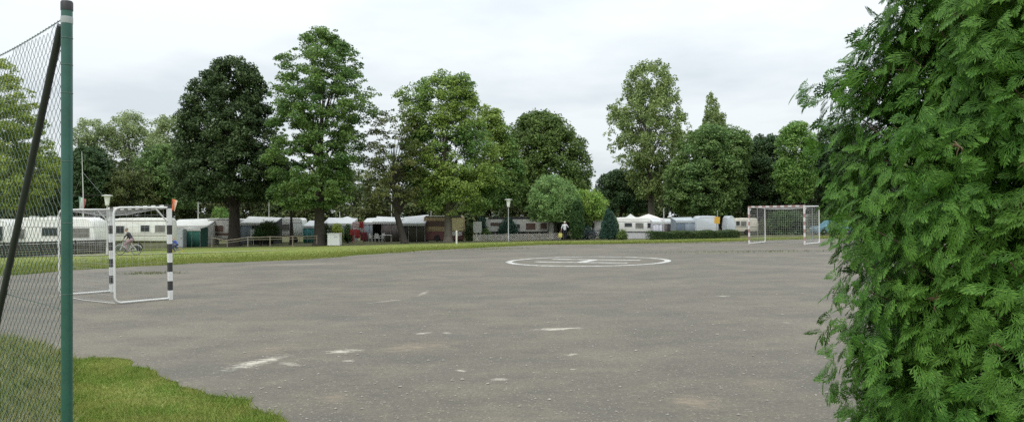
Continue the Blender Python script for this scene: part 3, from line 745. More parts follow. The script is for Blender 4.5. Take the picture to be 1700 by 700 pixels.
# far wood closing the view behind the camp site
def wood(n=330000):
    hp = [(-250, 240), (0, 245), (80, 262), (170, 272), (260, 268), (330, 285), (450, 282), (560, 268), (640, 262), (700, 275), (800, 255), (880, 262), (960, 300), (990, 318), (1030, 300), (1100, 272), (1200, 268), (1300, 262), (1420, 255), (1600, 250), (1900, 250)]
    px = RNG.uniform(-260, 1650, 3000); Yd = RNG.uniform(122, 138, 3000)
    top = np.interp(px, [h[0] for h in hp], [h[1] for h in hp])
    X = (px - CX) / F * Yd; zt = EYE + (HY - top) / F * Yd; zb = g(X, Yd)
    lump = .8 + .2 * np.sin(X * .45) * np.cos(Yd * .6 + X * .13)
    q = RNG.random(3000); Z = zb + .2 + q * (zt - zb - .6) * lump
    cnt = n // 3000; idx = np.repeat(np.arange(3000), cnt); m = len(idx)
    dd = unit(RNG.normal(0, 1, (m, 3))) * (RNG.uniform(.1, 1, (m, 1)) ** .5) * RNG.uniform(.9, 1.5, 3000)[idx][:, None]
    C = np.stack([X, Yd, Z], 1)[idx] + dd
    nrm = unit(RNG.normal(0, .5, (m, 3)) + np.array([0, -.3, .6])); L = RNG.uniform(.35, .65, m)
    WD = leafmat('far_wood_leaves', (0.077, 0.111, 0.044), (0.141, 0.166, 0.061), .16, .2, .6, (0.206, 0.210, 0.092))
    tag(np_mesh('woodland', leaves(C, nrm, RNG.normal(0, 1, (m, 3)), L, L * .65), 4, WD), 'far wood closing the view behind the camp site', 'woodland', kind='stuff')
wood()

# ------------------------------------------------------------------ big thuja at the right
def thuja():
    base = Vector((2.745, 3.75, gz(2.745, 3.75)))
    root = empty('conifer_tree', base, 'huge close clipped conifer with flat fan shaped green sprays at the right edge', 'conifer')
    # templates of one flat spray: axis along +x, face +z
    def template(seed):
        r = np.random.default_rng(seed); q = []
        def seg(p, a, l, w, drop=0):
            dx, dy = math.cos(a), math.sin(a); nx, ny = -dy, dx
            e = (p[0] + dx * l, p[1] + dy * l)
            z0 = -p[0] ** 2 * 3.0; z1 = -e[0] ** 2 * 3.0 - drop
            m = ((p[0] + e[0]) / 2, (p[1] + e[1]) / 2)
            q.append([(p[0], p[1], z0), (m[0] - nx * w, m[1] - ny * w, (z0 + z1) / 2), (e[0], e[1], z1), (m[0] + nx * w, m[1] + ny * w, (z0 + z1) / 2)])
            return e
        n = 5; L = .12
        seg((0, 0), 0, L * .55, .0032); seg((L * .5, 0), 0, L * .5, .0045)
        for i in range(n):
            t = (i + .35) / n
            for s in (-1, 1):
                bl = L * .5 * (1 - t) ** .6 * r.uniform(.75, 1.2) + .016
                a = s * R(r.uniform(30, 46)) * (1 - t * .25)
                p = (L * t * .92, 0)
                e = seg(p, a, bl * .62, .0028, .001); seg((p[0] + (e[0] - p[0]) * .8, p[1] + (e[1] - p[1]) * .8), a - s * R(10), bl * .55, .0042, .005)
                if bl > .026:
                    for k, ss, f in ((.35, -1, 1), (.55, 1, .8), (.7, -1, .75)):
                        b2 = (bl * (1 - k) * .75 + .014) * f * r.uniform(.8, 1.2)
                        seg((p[0] + math.cos(a) * bl * k, p[1] + math.sin(a) * bl * k), a + ss * s * R(r.uniform(26, 38)), b2 * 1.1, .0037, .004)
        return np.array(q)
    TP = [template(s) for s in range(5)]
    H = 4.3; lumps = RNG.uniform(0, 6.28, (6,))
    def radius(th, z):
        prof = np.interp(z, [-.1, .3, 1.0, 1.6, 2.1, 2.6, 3.3, 4.0, 4.3], [.98, 1.05, 1.1, 1.11, 1.02, .93, .76, .4, .1])
        return prof * (1 + .05 * np.sin(3 * th + 2.2 * z + lumps[0]) + .045 * np.sin(7 * th - 3.1 * z + lumps[1]) + .035 * np.sin(11 * th + 6.3 * z + lumps[2]))
    cam_th = math.atan2(-base.y, -base.x)
    P, D, Nn, S = [], [], [], []; STEMS = []
    def branch(th, z, rmul, nsp, spread, size):
        rr = radius(th, z) * rmul
        o = np.array([math.cos(th), math.sin(th), 0]); tg = np.array([-o[1], o[0], 0])
        bd = unit(o * 1.0 + tg * RNG.normal(0, .45) + np.array([0, 0, RNG.uniform(.0, .75)]))
        tip = o * rr + np.array([0, 0, z]); STEMS.append((tip - bd * .45, tip - bd * .12))
        bs = unit(np.cross(bd, [0, 0, 1]) + RNG.normal(0, .25, 3)); bn = unit(np.cross(bs, bd))
        if bn[2] < 0: bn = -bn
        for k in range(nsp):
            t = k / max(nsp - 1, 1); sgn = 1 if k % 2 else -1
            p = tip - bd * (1 - t) * spread * .9 + bs * sgn * (1 - t) * spread * .28 + RNG.normal(0, .012, 3) - np.array([0, 0, .05 * t])
            dr = unit(o * .55 + bd * .35 * t + tg * RNG.normal(0, .6) + bs * sgn * (1 - t) * .5 + np.array([0, 0, RNG.uniform(-.85, .2)]))
            nm = unit(bn * .5 + o * .9 + RNG.normal(0, .36, 3))
            P.append(p); D.append(dr); Nn.append(nm); S.append(size * RNG.uniform(.7, 1.25))
    def spray(th, z, rmul, size, droop):
        rr = radius(th, z) * rmul; o = np.array([math.cos(th), math.sin(th), 0]); tg = np.array([-o[1], o[0], 0])
        P.append(o * (rr - .05) + np.array([0, 0, z + .03])); side = RNG.normal(0, .75)
        D.append(unit(o * RNG.uniform(.25, .9) + tg * side + np.array([0, 0, RNG.uniform(-.95, .35) - droop])))
        Nn.append(unit(o * .8 + np.array([0, 0, .55]) + RNG.normal(0, .33, 3))); S.append(size * RNG.uniform(.65, 1.25))
    for cnt, mul, jit, size, cl in ((4800, 1.0, .026, .68, 1), (3000, .9, .03, .8, 1), (3300, .8, .03, 1.25, 0), (2200, .64, .04, 1.7, 0), (1100, .45, .04, 2.0, 0)):
        k = 0
        while k < cnt:
            z = RNG.uniform(-.02, 3.95); th = cam_th + (RNG.uniform(-1.85, 1.85) if RNG.random() < .88 else RNG.uniform(-3.1, 3.1))
            n = RNG.integers(2, 5) if cl else 1; m_ = mul + RNG.normal(0, jit)
            for q in range(n):
                spray(th + RNG.normal(0, .045) * (n > 1), z + RNG.normal(0, .045) * (n > 1), m_ + RNG.normal(0, .012), size, .1)
            k += n
    # stray long twigs at the upper left
    for k in range(26):
        z = RNG.uniform(2.25, 2.75); th = cam_th - RNG.uniform(1.1, 1.7)
        branch(th, z, 1.02 + .14 * RNG.random() * (1 if k < 8 else .5), 9, .34, .85)
    for (z, m) in ((2.42, 1.24), (2.36, 1.16), (2.05, 1.08), (1.95, 1.06)):
        branch(cam_th - 1.42, z, m, 14, .4, .8)
    P, D, Nn, S = map(np.array, (P, D, Nn, S))
    Nn = unit(Nn - D * np.sum(Nn * D, 1, keepdims=True)); B = np.cross(Nn, D)
    out_ = []
    which = RNG.integers(0, 5, len(P))
    for k in range(5):
        m = which == k; t = TP[k]
        loc = t[None, :, :, 0, None] * D[m][:, None, None] + t[None, :, :, 1, None] * B[m][:, None, None] + t[None, :, :, 2, None] * Nn[m][:, None, None]
        out_.append((loc * S[m][:, None, None, None] + P[m][:, None, None]).reshape(-1, 4, 3))
    V = np.concatenate(out_)
    print('thuja quads', len(V))
    TH = leafmat('thuja_sprays', (0.053, 0.142, 0.019), (0.097, 0.213, 0.032), 4, .25, .5, (0.145, 0.262, 0.049))
    np_mesh('foliage', V, 4, TH, root)
    tr = MB(); tr.tube([(0, 0, -.05), (.02, 0, 1.5), (0, .02, 3), (0, 0, 4.1)], [.11, .09, .06, .015], 10)
    for k in range(170):
        z = random.uniform(.1, 3.6); th = cam_th + random.gauss(0, 1.1); rr = float(radius(th, z)) * .92
        e = Vector((math.cos(th) * rr, math.sin(th) * rr, z + random.uniform(.0, .3)))
        s = Vector((0, 0, max(0, z - .35))); m = s.lerp(e, .55) + Vector((random.gauss(0, .05), random.gauss(0, .05), -.04))
        tr.tube([s, m, e], [.016, .009, .003], 5)
    for a_, b_ in STEMS: tr.tube([Vector(a_), Vector(b_)], [.0035, .001], 4)
    tr.build('trunk', paint('thuja_bark', (.09, .065, .045), .9, .3, 8), root)
    CONE = paint('dry_cones', (.16, .11, .07), .9, .3, 20)
    for k in range(26):
        dead = MB()
        th = cam_th + random.gauss(0, .6); z = random.uniform(.3, 2.6); rr = float(radius(th, z)) * .97
        c = Vector((math.cos(th) * rr, math.sin(th) * rr, z))
        for j in range(7):
            d = Vector((random.gauss(0, 1), random.gauss(0, 1), random.gauss(0, 1))).normalized() * random.uniform(.02, .05)
            dead.tube([c, c + d * .6, c + d + Vector((0, 0, -.008))], [.0035, .003, .001], 4)
        dead.build('dry_cone', CONE, root)
thuja()
# ------------------------------------------------------------------ green wire fence at the left
def wire_fence():
    Yp = 4.6; x = XA(111, Yp); z0 = gz(x, Yp)
    root = empty('wire_fence', (x, Yp, z0), 'tall green chain link fence with round corner post and dark slanting brace', 'fence')
    PG = paint('green_post_coating', (.018, .085, .065), .38, .22, 5, (.07, .12, .095))
    CAPM = paint('black_plastic_cap', (.025, .022, .025), .5, .1)
    DK = paint('dark_green_black_coating', (.022, .024, .036), .45, .15, 4)
    WIRE = paint('green_wire_coating', (.06, .1, .09), .5, .15, 20)
    H = ZA(8, Yp) - z0
    mb = MB(); mb.lathe([(.031, -.4), (.031, H - .03), (.0295, H - .02)], n=24)
    post = mb.build('post', PG, root, smooth=True)
    mb = MB(); mb.lathe([(.0335, H - .035), (.0335, H + .012), (.029, H + .02), (.0, H + .021)], n=24); mb.build('post_cap', CAPM, root, smooth=True)
    mb = MB(); zt = ZA(34, Yp) - z0; mb.lathe([(.0322, zt - .02), (.0325, zt - .018), (.0325, zt + .018), (.0322, zt + .02)], n=24)
    mb.build('grey_band', paint('grey_tape', (.36, .38, .4), .5, .1), root, smooth=True)
    for py in (64, 108, 155, 268, 370, 488):
        mb = MB(); zt = ZA(py, Yp) - z0; mb.ring((0, 0, zt), .0315, .0022, 'z', 24, 5)
        mb.build('binding_wire', WIRE, root)
    dirv = Vector((-.86, .77, 0)).normalized()
    Ltot = 3.0; Htop0 = ZA(27, Yp) - z0
    def top(s): # wire sags slightly from the post
        return Htop0 - .26 * (s / Ltot) * 0 - .10 * math.sin(min(1, s / 2.4) * math.pi) * .35 - .018 * s
    # brace in the plane of the fence, slightly behind it
    off = Vector((dirv.y, -dirv.x, 0)) * -.05
    mb = MB(); s0, zt0 = .035, ZA(42, Yp) - z0
    Yb = 5.42; s1 = 1.17; zb = ZA(500, Yb) - z0
    top_p = dirv * s0 + off * .4 + Vector((0, 0, zt0)); pb = dirv * s1 + off * .4 + Vector((0, 0, zb))
    end = top_p + (pb - top_p) * (zt0 / (zt0 - zb))
    mb.tube([top_p, end - (end - top_p) * 0], .021, 16); mb.build('brace', DK, root, smooth=True)
    # chain link: two families of zigzag diagonals woven through each other
    nrm = Vector((dirv.y, -dirv.x, 0)); p = .071; mb = MB(); hz = -.02
    for fam in (0, 1):
        sgn = 1 if fam == 0 else -1
        k = -int(3.2 / p) if fam == 0 else 0
        while True:
            s_start = k * p
            if s_start > Ltot + 3.2: break
            k += 1
            pts = []
            m = 0
            while True:
                z = hz + m * p / 2 * 1.0
                s = s_start + sgn * m * p / 2
                if z > 3: break
                if 0.034 <= s <= Ltot and z <= top(s):
                    o = .0022 * (1 if (m + fam) % 2 else -1)
                    pts.append(dirv * s + nrm * o + Vector((0, 0, z)))
                m += 1
            if len(pts) > 1: mb.tube(pts, .00155, 3, cap=False)
    mb.build('chain_link_mesh', WIRE, root)
    for py, nm in ((None, 'top'), (512, 'mid'), (None, 'low')):
        mb = MB(); pts = []
        for i in range(31):
            s = .03 + (Ltot - .03) * i / 30
            z = top(s) if nm == 'top' else (ZA(515, Yp) - z0 + .02 * s if nm == 'mid' else .04)
            pts.append(dirv * s + Vector((0, 0, z)))
        mb.tube(pts, .0025, 6)
        mb.build('tension_wire', WIRE, root)
    # spiral edge tie along the top wire
    mb = MB(); pts = []
    for i in range(900):
        s = .05 + (Ltot - .06) * i / 899; a = s / .05 * 2 * math.pi
        pts.append(dirv * s + nrm * .006 * math.sin(a) + Vector((0, 0, top(s) + .006 * math.cos(a))))
    mb.tube(pts, .0016, 3, cap=False); mb.build('spiral_tie', WIRE, root)
    # the next post of the fence, out past the picture edge
    q = dirv * 2.6; mb = MB(); mb.lathe([(.024, -.1), (.024, top(2.6)), (0, top(2.6) + .01)], c=q, n=16); mb.build('post', PG, root, smooth=True)
wire_fence()

# ------------------------------------------------------------------ handball goals
BLK = paint('black_stripe', (.03, .03, .03), .5, .15, 6)
REDS = paint('faded_red_stripe', (.34, .215, .195), .6, .25, 6)
PINKW = paint('worn_white_stripe', (.62, .59, .57), .6, .1, 6, (.4, .3, .27))
def goal(label, P1, P2, depth, colA, colB, strR, mid=False, sag=.12, rear=None):
    """P1, P2: feet of the mouth posts; the net hangs behind, left of P1->P2"""
    A, B = Vector(P1), Vector(P2); W = (B - A).length
    ang = math.atan2(B.y - A.y, B.x - A.x)
    root = empty('handball_goal', (A.x, A.y, TILT * A.x), label, 'goal', None, ang)
    root.rotation_euler = (Matrix.Rotation(-math.atan(TILT), 3, 'Y') @ Matrix.Rotation(ang, 3, 'Z')).to_euler()
    hh, t = 2.0, .04
    def striped(name, p, axis, L, first):
        m = MB(); n = int(round(L / .2)); k = 0.0
        bands = []; z = 0; i = 0
        while z < L - 1e-6:
            l = .2 if L - z > .5 or axis == 'x' else L - z
            bands.append((z, min(L, z + l), i % 2)); z += l; i += 1
        for a, b, c in bands:
            m.cur = (c + first) % 2
            if axis == 'z': m.box((p[0], p[1], p[2] + (a + b) / 2), (2 * t, 2 * t, b - a), 0)
            else: m.box((p[0] + (a + b) / 2, p[1], p[2]), (b - a, 2 * t, 2 * t), 0)
        return m.build(name, [colA, colB], root)
    striped('goal_post', (0, 0, 0), 'z', hh - t, 0); striped('goal_post', (W, 0, 0), 'z', hh - t, 0)
    striped('crossbar', (-t, 0, hh), 'x', W + 2 * t, 1)
    TB = paint('white_tube', (.66, .66, .63), .45, .06, 4, (.4, .33, .27))
    rr = .022
    for x in (0, W):
        m = MB(); r0 = .12; d = depth
        pts = [(x, .04, hh - .02)] + [(x, d * f, hh - .02) for f in (.3, .6)] + [(x, d - r0, hh - .02)]
        pts += [(x, d - r0 + r0 * math.sin(a), hh - .02 - r0 + r0 * math.cos(a)) for a in (R(30), R(60), R(90))]
        pts += [(x, d, 1.0), (x, d, .03 + r0)] + [(x, d - r0 + r0 * math.cos(a), .03 + r0 - r0 * math.sin(a)) for a in (R(30), R(60), R(90))]
        pts += [(x, d * .5, .03), (x, .04, .03)]
        m.tube(pts, rr if not rear else rear, 8); m.build('net_frame', TB, root, smooth=True)
        m = MB(); m.tube([(x, .30, hh - .03), (x, .04, hh - .33)], .016, 6); m.build('corner_brace', TB, root)
        if mid:
            m = MB(); m.tube([(x, d * .52, .04), (x, d * .52, hh - .04)], .018, 6); m.build('upright', STEEL, root)
    m = MB(); m.tube([(0, depth, .03), (W * .5, depth + .06, .012), (W, depth, .03)], .008, 6); m.build('ground_rope', WHITE, root)
    NET = paint('net_cord', (.36, .36, .35), .9, .15, 8)
    m = MB(); step = .12
    nxs, nzs = int(W / step), int((hh - .1) / step)
    def back(u, v): # sagging rear sheet
        x, z = u * W, .05 + v * (hh - .1)
        return (x, depth + .005 - sag * math.sin(math.pi * v) * math.sin(math.pi * u), z)
    for i in range(nxs + 1): m.tube([back(i / nxs, j / 8) for j in range(9)], strR, 3, cap=False)
    for j in range(nzs + 1): m.tube([back(i / 8, j / nzs) for i in range(9)], strR, 3, cap=False)
    nd = max(3, int(depth / step))
    for x in (0, W):
        bow = sag * .5 * (1 if x == 0 else -1)
        def side(u, v): return (x + bow * math.sin(math.pi * u) * math.sin(math.pi * v), u * depth, .05 + v * (hh - .1))
        for i in range(nd + 1): m.tube([side(i / nd, j / 6) for j in range(7)], strR, 3, cap=False)
        for j in range(nzs + 1): m.tube([side(i / 4, j / nzs) for i in range(5)], strR, 3, cap=False)
    def roof(u, v): return (u * W, v * depth, hh - .05 - sag * 1.1 * math.sin(math.pi * v) * math.sin(math.pi * u))
    for i in range(nxs + 1): m.tube([roof(i / nxs, j / 4) for j in range(5)], strR, 3, cap=False)
    for j in range(1, nd + 1): m.tube([roof(i / 8, j / nd) for i in range(9)], strR, 3, cap=False)
    m.build('net', NET, root)
    return root
goal('nearer goal with black and white striped posts and white tube net frame', (-7.36, 16.87), (-9.63, 18.84), 1.15, paint('goal_white', (.68, .68, .66), .5, .1, 5, (.4, .36, .3)), BLK, .0022)
gp = PL(1244, 404.6)
goal('distant goal with faded red and white striped posts and grey net', gp, (gp[0] + 2.27, gp[1] - 1.97), 2.1, PINKW, REDS, .0042, mid=True, sag=.1, rear=.032)

# ------------------------------------------------------------------ lamps, masts, flags
def lamp(label, px, Y, pytop, group):
    b = G3(px, Y); H = ZA(pytop, Y) - b.z
    root = empty('street_lamp', b, label, 'street lamp', group)
    m = MB(); m.lathe([(.07, -.2), (.07, .5), (.05, .55), (.042, H - .75)], n=12); m.build('pole', STEEL if px > 500 else paint('pale_pole', (.5, .5, .47), .5, .1), root, smooth=True)
    m = MB(); m.lathe([(.045, H - .78), (.13, H - .74), (.13, H - .7), (.1, H - .68)], n=16); m.build('collar', paint('lamp_metal', (.42, .42, .41), .5, .1), root, smooth=True)
    m = MB(); m.lathe([(.12, H - .68), (.15, H - .45), (.2, H - .13), (.2, H - .12)], n=20); m.build('lamp_shade', paint('milky_shade', (.78, .78, .74), .4, .05), root, smooth=True)
    m = MB(); m.lathe([(.2, H - .12), (.36, H - .1), (.36, H - .06), (.2, H - .02), (0, H)], n=20); m.build('lamp_cap', paint('lamp_cap_white', (.5, .5, .48), .5, .06), root, smooth=True)
lamp('white capped lamp on grey pole standing behind the black striped goal', 178, 53.5, 323, 'street lamps with wide caps')
lamp('white capped lamp on pale pole at the court edge before the lattice fence', 844, 71, 330, 'street lamps with wide caps')

def mast(label, px, Y, ptop, r=.035, mat=None, lean=0.0):
    b = G3(px, Y); H = ZA(ptop, Y) - b.z
    m = MB(); m.tube([(0, 0, -.2), (lean * .5, 0, H * .5), (lean, 0, H)], [r, r * .9, r * .6], 7); m.lathe([(r * 1.2, H - .04), (r * 1.2, H), (0, H + .03)], c=(lean, 0, 0), n=8)
    tag(m.build('mast', mat or paint('mast_grey', (.48, .48, .46), .5, .1), smooth=True, loc=b), label, 'mast', 'thin masts above the caravans')
PALE = paint('mast_pale', (.62, .62, .58), .5, .1)
mast('thick pale mast rising behind the grey awning near the green storage tent', 329, 86, 334, .07, PALE)
mast('thin pale mast behind the low awning with the white rounded board', 446.5, 86, 325, .04, PALE)
mast('short white mast top close to the left of the white bin', 530, 88, 341, .05, PALE)
mast('slim grey mast above the round white tent top', 564, 90, 352, .06, PALE)
mast('thin pale mast beside the leaning forked trunk', 650, 86, 322, .045, PALE)
mast('tall thin mast behind the roof left of the brown caravan', 715.5, 84, 312, .045, PALE)
mast('thin grey mast left of the lamp post above the dark caravan', 800, 86, 332, .035)
mast('short white mast between the pagoda tent and the blue grey tent', 1102, 84, 346, .05, PALE)
mast('thin pole beside the yellow sign near the dark trunk', 1191, 82, 350, .04)

def flagmast():
    Y = 58; b = G3(138.5, Y); H = ZA(252, Y) - b.z
    root = empty('flag_mast', b, 'slim white flag mast with a horizontal yard behind the fence post', 'flag mast')
    m = MB(); m.tube([(0, 0, -.2), (-.02, 0, H * .6), (-.12, 0, H)], [.05, .04, .018], 8); m.build('pole', WHITE, root, smooth=True)
    zy = ZA(324.5, Y) - b.z
    m = MB(); m.tube([(-.75, 0, zy - .02), (1.45, 0, zy + .04)], [.022, .014], 6); m.build('yard', DARKC, root)
    m = MB()
    for e in (-.75, 1.45): m.tube([(-.05, 0, H * .8), (e, 0, zy)], .006, 4)
    m.build('stay', STEEL, root)
    return b, zy
fb, zy = flagmast()
def flag(name, label, c, w_, h_, mats, hang, mat_cut=3, lean=.0):
    m = MB(); nx, nz = 9, 12
    for j in range(nz + 1):
        for i in range(nx + 1):
            uu, v = i / nx, j / nz
            m.v.append((uu * w_ * (1 - .35 * v) + lean * v, .07 * math.sin(uu * 9 + v * 2.5) * (.4 + v), -v * h_ - uu * hang))
    for j in range(nz):
        for i in range(nx):
            k = j * (nx + 1) + i; m.f.append((k, k + 1, k + nx + 2, k + nx + 1)); m.mi.append(min(len(mats) - 1, int(i / nx * len(mats))))
    o = m.build(name, mats, smooth=True, loc=c); s = o.modifiers.new('thickness', 'SOLIDIFY'); s.thickness = .006
    return tag(o, label, 'flag')
flag('flag', 'limp green white and red striped flag hanging from the white mast yard', (fb.x - .35, 58, fb.z + zy - .05), .55, .95, [paint('flag_green', (.16, .3, .2), .8), WHITE, paint('faded_red_cloth', (.34, .12, .11), .8)], .25)
bq = G3(285.5, 57); m = MB(); Hq = ZA(330, 57) - bq.z
m.tube([(0, 0, -.2), (0, 0, Hq + .05)], [.03, .018], 7); tag(m.build('flag_pole', paint('mast_dark', (.12, .12, .12), .6), loc=bq), 'thin dark pole carrying the orange pennant behind the striped post', 'pole')
flag('pennant', 'limp orange and white pennant hanging above the black striped goal post', (bq.x + .02, 57, bq.z + Hq), .38, .8, [ORANGE, paint('pale_orange', (.75, .55, .45), .8)], .12, lean=-.05)

# ------------------------------------------------------------------ caravans
def rrect(x0, x1, z0, z1, rl, rr, slope_l=0, slope_r=0, n=6):
    o = []
    def arc(cx, cz, r, a0, a1):
        for k in range(n + 1):
            a = a0 + (a1 - a0) * k / n; o.append((cx + r * math.cos(a), cz + r * math.sin(a)))
    o.append((x0 + slope_l * .5, z0)); o.append((x1 - slope_r * .5, z0)); 
    o.append((x1, z0 + (z1 - z0) * .35))
    arc(x1 - slope_r - rr, z1 - rr, rr, R(10), R(90)); arc(x0 + slope_l + rl, z1 - rl, rl, R(90), R(170))
    o.append((x0, z0 + (z1 - z0) * .35)); return o
def caravan(label, x0, x1, ytop, ybot, Y, body, windows=(), bands=(), roof=None, door=None, skirt=None, rl=.3, rr=.3, sl=.1, sr=.1, wheel=None, D=2.1, vents=(), turn=0.0, rim=None, towbar=None, panels=()):
    X0, X1 = XA(x0, Y), XA(x1, Y); xc = (X0 + X1) / 2; gzc = gz(xc, Y)
    s = Y / F
    def lx(p): return XA(p, Y) - xc
    def lz(p): return ZA(p, Y) - gzc
    root = empty('caravan', (xc, Y, gzc), label, 'caravan', 'caravans parked on the camp site', turn)
    zb, zt = lz(ybot), lz(ytop)
    m = MB(); m.prism(rrect(lx(x0), lx(x1), zb, zt, rl, rr, sl, sr), 0, D, .07); m.build('body', body, root, smooth=True)
    # roof skin, 12 mm proud
    m = MB(); zr = zt - .16
    m.prism([(lx(x0) + sl + rl * .55, zr), (lx(x1) - sr - rr * .55, zr), (lx(x1) - sr - rr * .8, zt + .012), ((lx(x0) + lx(x1)) / 2, zt + .035), (lx(x0) + sl + rl * .8, zt + .012)], -.012, D + .012, .03); m.build('roof', roof or body, root, smooth=True)
    for (ya, yb, mt) in bands:
        m = MB(); m.box(((lx(x0) + lx(x1)) / 2, -.002, (lz(ya) + lz(yb)) / 2), (lx(x1) - lx(x0) - .12, .02, abs(lz(ya) - lz(yb)))); m.build('side_band', mt, root)
    for wdw in windows:
        a, b, c, d = wdw[:4]; gl = wdw[4] if len(wdw) > 4 else GLASSD
        m = MB(); m.box(((lx(a) + lx(b)) / 2, -.016, (lz(c) + lz(d)) / 2), (lx(b) - lx(a), .03, lz(c) - lz(d)), 0, .012); wo = m.build('window', gl, root)
        m = MB(); f = .035; X, Zm = (lx(a) + lx(b)) / 2, (lz(c) + lz(d)) / 2; wd, hg = lx(b) - lx(a), lz(c) - lz(d)
        fr = wdw[5] if len(wdw) > 5 else WHITE
        for sx in (-1, 1): m.box((X + sx * (wd / 2 + f / 2), -.015, Zm), (f, .04, hg + 2 * f))
        for sz in (-1, 1): m.box((X, -.015, Zm + sz * (hg / 2 + f / 2)), (wd, .038, f))
        m.build('window_frame', fr, wo)
    for (a, b, c, d, mt) in panels:
        m = MB(); m.box(((lx(a) + lx(b)) / 2, -.004, (lz(c) + lz(d)) / 2), (lx(b) - lx(a), .03, lz(c) - lz(d)), 0, .006); m.build('end_panel', mt, root)
    if door:
        a, b, c, d = door[:4]; m = MB(); m.box(((lx(a) + lx(b)) / 2, -.012, (lz(c) + lz(d)) / 2), (lx(b) - lx(a), .03, lz(c) - lz(d)), 0, .01)
        do = m.build('door', door[4] if len(door) > 4 else body, root)
        m = MB(); m.box((lx(b) - .1, -.045, lz((c + d) / 2)), (.1, .03, .04), 0, .008); m.build('handle', DARKC, do)
    if skirt:
        m = MB(); m.box(((lx(x0) + lx(x1)) / 2, .06, zb / 2 - .05), (lx(x1) - lx(x0) - .25, .04, zb + .1)); m.build('skirt', skirt, root)
    for px in ([wheel] if isinstance(wheel, (int, float)) else (wheel or [])):
        wb = MB(); r = .31
        wb.lathe([(r * .62, -.09), (r * .93, -.09), (r, -.05), (r, .05), (r * .93, .09), (r * .62, .09)], n=20)
        wb.v = [(v[0] + lx(px), v[2] + .03, v[1] + r) for v in wb.v]
        wo = wb.build('wheel', RUBBER, root, smooth=True)
        wb = MB(); wb.lathe([(0, .075), (.07, .085), (r * .5, .06), (r * .6, .09), (r * .61, -.05), (0, -.05)], n=16)
        wb.v = [(v[0] + lx(px), .03 - v[2], v[1] + r) for v in wb.v]; wb.build('rim', rim or paint('wheel_rim', (.6, .6, .58), .4), wo, smooth=True)
    if towbar is not None:
        x = lx(x0) if towbar < 0 else lx(x1)
        m = MB(); m.tube([(x - towbar * .2, .4, zb + .02), (x + towbar * 1.1, D / 2, zb - .02)], .035, 6); m.tube([(x - towbar * .2, D - .4, zb + .02), (x + towbar * 1.1, D / 2, zb - .02)], .035, 6)
        m.tube([(x + towbar * 1.0, D / 2, zb), (x + towbar * 1.0, D / 2, .02)], .025, 6); m.build('tow_bar', STEEL, root)
    # undercarriage and corner legs stand on the grass
    m = MB(); m.box(((lx(x0) + lx(x1)) / 2, D / 2, zb - .04), (lx(x1) - lx(x0) - .5, D - .3, .08)); m.build('chassis', DARKC, root)
    for a in (.12, .88):
        for yv in (.3, D - .3):
            xx = lx(x0) + (lx(x1) - lx(x0)) * a; m = MB(); m.tube([(xx, yv, zb), (xx, yv, -.02)], .025, 6); m.build('corner_leg', STEEL, root)
    for a, wv in vents:
        m = MB(); m.box((lx(a), D / 2, zt + .06), (wv, .5, .1), 0, .03); m.build('roof_hatch', WHITE, root)
    return root
CW = paint('caravan_white', (.78, .77, .73), .35, .05, 1.3, (.45, .43, .38), dirtamt=.3)
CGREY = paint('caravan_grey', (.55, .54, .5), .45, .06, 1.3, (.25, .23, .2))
CDULL = paint('caravan_dull_white', (.62, .61, .57), .45, .06, 1.3, (.3, .28, .24))
STRIPE = paint('caravan_stripe', (.3, .28, .24), .5, .1)
caravan('long white caravan with three dark windows behind the wire fence', 28, 158, 361, 406, 57, CW, [(70, 98, 378, 391), (120, 148, 379, 394, CURT), (30, 41, 380, 396, CURT)], [(376.5, 377.2, STRIPE)], rr=.75, rl=.45, sr=.15, wheel=100, vents=[(42, .5), (72, .5)])
caravan('white caravan cut by the left edge of the photo', -70, 16, 364, 409, 56, CW, [(-8, 5, 376, 400), (-50, -25, 378, 394, CURT)], rr=.6, rl=.6, wheel=-25)
caravan('white caravan with two small dark windows behind the cyclist', 187, 277, 362, 400, 63, CW, [(193, 206, 375, 387), (234, 248, 374, 384), (258, 274, 374, 385, CURT)], [(366, 367, STRIPE), (390, 391.5, STRIPE), (387, 387.6, STRIPE)], rl=.5, rr=.3, wheel=230)
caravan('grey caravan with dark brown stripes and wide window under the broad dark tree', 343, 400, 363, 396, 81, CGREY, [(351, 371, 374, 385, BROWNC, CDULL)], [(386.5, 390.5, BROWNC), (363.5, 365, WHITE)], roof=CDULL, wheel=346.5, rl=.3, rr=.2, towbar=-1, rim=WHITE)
caravan('white caravan with one grey window between dark shrub and slim trunk', 446, 503, 362, 391, 84, CW, [(468, 481, 372, 382, CURT)], [(369, 369.7, STRIPE)], wheel=490, vents=[(473, .6)], rl=.4)
caravan('brown and tan caravan with wide brown window and cream rear end', 701, 771, 358, 398, 79, TANP, [(705, 739, 367, 375, BROWNC, BROWNC), (712, 734, 376, 381, TANP, TANP)], [(384, 397.5, paint('maroon_panel', (.16, .06, .055), .6, .15))], roof=paint('brown_roof', (.05, .042, .04), .6), wheel=726, rl=.3, rr=.35, sl=.15, panels=[(747, 769, 362, 383, paint('cream_panel', (.72, .62, .34), .5, .08)), (749, 767, 384.5, 391, CDULL), (709, 742, 357.6, 359.4, CW)])
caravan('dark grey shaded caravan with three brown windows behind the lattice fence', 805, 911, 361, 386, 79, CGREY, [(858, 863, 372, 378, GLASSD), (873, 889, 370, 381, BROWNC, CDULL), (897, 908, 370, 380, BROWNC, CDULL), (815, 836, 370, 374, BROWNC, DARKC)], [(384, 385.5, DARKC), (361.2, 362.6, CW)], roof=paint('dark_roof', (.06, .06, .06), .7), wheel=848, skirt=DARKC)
caravan('pale caravan with dark window half hidden by the golden bush', 966, 1003, 360, 391, 78, CW, [(976, 987, 370, 377), (968, 972, 372, 379, CURT)], [(383, 384, STRIPE)], wheel=985)
